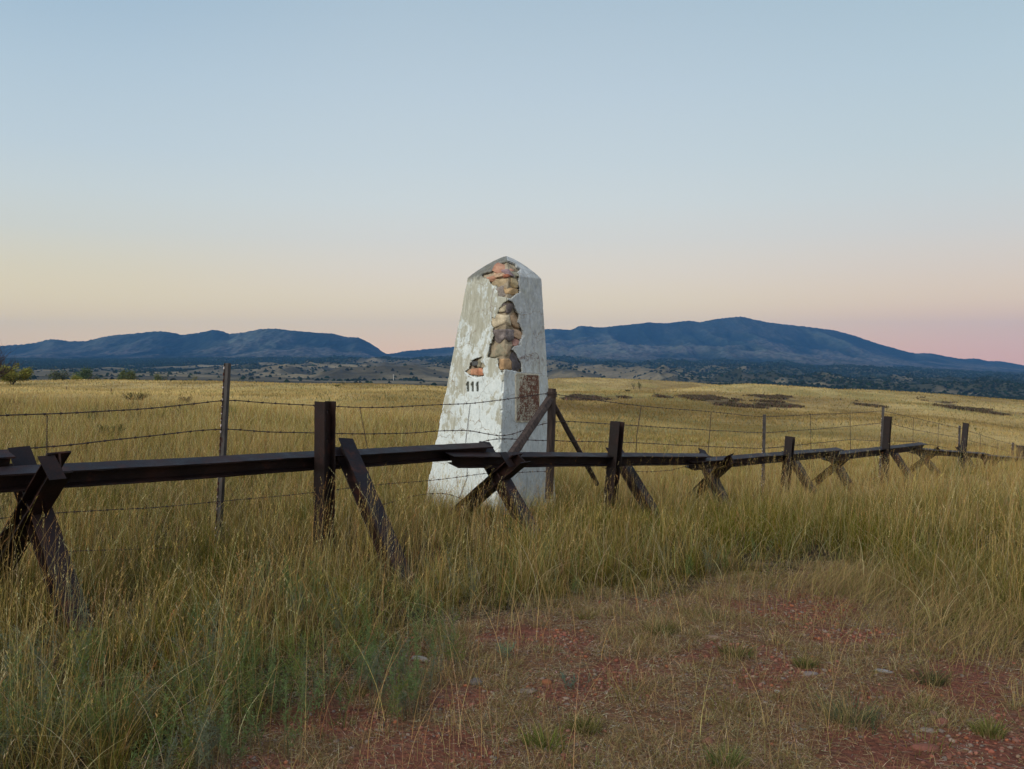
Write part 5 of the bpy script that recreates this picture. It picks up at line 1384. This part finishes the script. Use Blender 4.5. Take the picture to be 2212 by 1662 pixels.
# worn raised letters: rows of strokes too eroded to read
mb = MB(); rs = random.Random(5)
rows = [(.045,.055,.12,.88),(.12,.03,.3,.7),(.18,.05,.18,.82),(.255,.028,.25,.75),(.31,.05,.15,.85),(.39,.05,.12,.88),(.47,.03,.3,.7),(.525,.028,.2,.8),(.585,.036,.25,.72),(.66,.025,.1,.9),(.705,.025,.1,.9),(.75,.025,.1,.9),(.80,.028,.15,.85),(.86,.03,.12,.88),(.92,.03,.2,.8)]
for v0, hh, u0, u1 in rows:
    u = u0
    while u < u1:
        lw = .045*rs.uniform(.7, 1.2)*(hh/.04)**.4
        if rs.random() < .86:
            for _ in range(rs.choice((2, 3))):
                kx = rs.choice((0, .5, 1)); vert = rs.random() < .6
                if vert: pa, pb = bil(u+kx*lw*.6, v0), bil(u+kx*lw*.6, v0+hh*.85)
                else: kk = rs.choice((0, .45, .85)); pa, pb = bil(u, v0+hh*kk), bil(u+lw*.6, v0+hh*kk)
                ax = (pb-pa).normalized(); mb.box((pa+pb)*.5+nrm*.0065, ax*(pb-pa).length*.5, ax.cross(nrm)*.0016, nrm*.0022)
        u += lw
M_LET = m_simple('pale_worn_letters', (.16,.07,.04), (.50,.47,.37), 25, .85, .2, .2, .002, None, (.45,.55)); 
mbp.add(mb.v, mb.f); plq = mbp.build('plaque', M_PLATE, mon); plq['label'] = 'rusted metal plaque with worn raised lettering'
plq.data.materials.append(M_LET); plq.data.polygons.foreach_set('material_index', [0]*nfp+[1]*(len(mbp.f)-nfp))
#MON-END


# ------------------------------------------------------------------ haze
V = np.array([[x, y, z] for x in (-17000, 17000) for y in (-3000, 12800) for z in (-330, 560)])
hz = fast_mesh('haze', V, np.array([[0,1,3,2],[4,6,7,5],[0,4,5,1],[2,3,7,6],[0,2,6,4],[1,5,7,3]]))
m = bpy.data.materials.new('haze_air'); m.use_nodes = True; nt = m.node_tree; nt.nodes.clear()
out = nt.nodes.new('ShaderNodeOutputMaterial'); pv = nt.nodes.new('ShaderNodeVolumePrincipled')
pv.inputs['Color'].default_value = (.15,.44,.92,1); pv.inputs['Density'].default_value = 5.2e-5; pv.inputs['Anisotropy'].default_value = 0
nt.links.new(pv.outputs[0], out.inputs['Volume']); hz.data.materials.append(m)
tag(hz, None, kind='stuff')

# ------------------------------------------------------------------ world: dusk sky, glow behind the camera
w = bpy.data.worlds.new('World'); SC.world = w; w.use_nodes = True; nt = w.node_tree; nt.nodes.clear()
out = nt.nodes.new('ShaderNodeOutputWorld'); bg = nt.nodes.new('ShaderNodeBackground'); nt.links.new(bg.outputs[0], out.inputs[0])
tc = nt.nodes.new('ShaderNodeTexCoord'); sep = nt.nodes.new('ShaderNodeSeparateXYZ'); nt.links.new(tc.outputs['Generated'], sep.inputs[0])
def mth(op, a, b=None, c=None):
    n = nt.nodes.new('ShaderNodeMath'); n.operation = op
    for i, v in enumerate((a, b, c)):
        if v is None: continue
        if isinstance(v, (int, float)): n.inputs[i].default_value = v
        else: nt.links.new(v, n.inputs[i])
    return n.outputs[0]
def mr(v, a, b):
    n = nt.nodes.new('ShaderNodeMapRange'); n.interpolation_type = 'SMOOTHSTEP'
    n.inputs[1].default_value = a; n.inputs[2].default_value = b; nt.links.new(v, n.inputs[0]); return n.outputs[0]
elev = mth('DIVIDE', mth('ARCSINE', sep.outputs[2]), math.pi/2)      # 0..1 = 0..90 deg
def sr(c): return tuple((v/255/12.92 if v/255 < .04045 else ((v/255+.055)/1.055)**2.4) for v in c)
def e(d): return max(d, 0)/90
front = [(0, (231,187,167)), (e(1.0), (233,197,172)), (e(2.2), (233,207,180)), (e(3.6), (232,214,190)), (e(5.4), (229,217,202)), (e(7.7), (222,220,210)), (e(10), (212,219,217)), (e(12.6), (202,214,218)), (e(16.8), (190,206,216)), (e(22.2), (174,194,208)), (e(40), (120,152,190)), (e(90), (90,125,170))]
frR = [(0, (223,170,162)), (e(1.0), (227,180,167)), (e(2.2), (229,192,174)), (e(3.6), (229,204,184)), (e(5.4), (224,209,196)), (e(7.7), (217,215,207)), (e(10), (206,214,213)), (e(12.6), (196,210,214)), (e(16.8), (184,203,213)), (e(22.2), (168,191,205)), (e(40), (120,152,190)), (e(90), (90,125,170))]
frL = [(0, (234,192,158)), (e(1.0), (235,200,163)), (e(2.2), (234,207,170)), (e(3.6), (230,212,180)), (e(5.4), (225,214,188)), (e(7.7), (216,217,204)), (e(10), (206,215,213)), (e(12.6), (194,209,216)), (e(16.8), (180,200,213)), (e(22.2), (158,184,204)), (e(40), (115,148,188)), (e(90), (90,125,170))]
back = [(0, (1.0,.85,.66)), (.05, (1.1,.98,.82)), (.15, (1.0,1.0,.95)), (.3, (.8,.9,1.0)), (.6, (.45,.56,.70)), (1, (.14,.22,.42))]
def air(p, c):          # light lost and gained in the haze near the horizon
    k = max(0, 1-p*90/7.5)**1.2; c = sr(c); return (c[0]*(1.03+.44*k), c[1]*(1.03+.37*k), c[2]*(1.03-.14*k))
cf = ramp(nt, elev, [(p, air(p, c)) for p, c in front]); cr = ramp(nt, elev, [(p, air(p, c)) for p, c in frR]); cl_ = ramp(nt, elev, [(p, air(p, c)) for p, c in frL]); cb = ramp(nt, elev, back)
az = mth('ARCTAN2', sep.outputs[0], sep.outputs[1])
c = mixc(nt, mr(az, .08, .52), cf, cr); c = mixc(nt, mr(az, -.08, -.52), c, cl_)
c = mixc(nt, mr(sep.outputs[1], .55, -.55), c, cb)
nt.links.new(c, bg.inputs[0]); bg.inputs[1].default_value = 1.0
# ------------------------------------------------------------------ soft low light from the twilight glow
ld = bpy.data.lights.new('sun', 'SUN'); ld.energy = 2.3; ld.angle = math.radians(40); ld.color = (1.0, .92, .78)
lo = bpy.data.objects.new('sun', ld); COL.objects.link(lo)
lo.rotation_euler = Vector((.85, 1.0, -1.0)).normalized().to_track_quat('-Z', 'Y').to_euler()
# ------------------------------------------------------------------ camera
cd = bpy.data.cameras.new('camera'); cam = bpy.data.objects.new('camera', cd); COL.objects.link(cam)
cam.location = (0, 0, EYE); cam.rotation_euler = (math.radians(90), 0, 0)
cd.sensor_width = 36; cd.lens = 36*F/2212; cd.shift_y = -(831-HY)/2212; cd.clip_start = .1; cd.clip_end = 60000
SC.camera = cam
SC.view_settings.view_transform = 'Standard'; SC.view_settings.look = 'None'; SC.view_settings.exposure = 0; SC.view_settings.gamma = 1
SC.render.engine = 'CYCLES'; cy = SC.cycles
cy.max_bounces = 5; cy.diffuse_bounces = 3; cy.glossy_bounces = 2; cy.transmission_bounces = 3; cy.volume_bounces = 1; cy.transparent_max_bounces = 4
cy.use_denoising = True
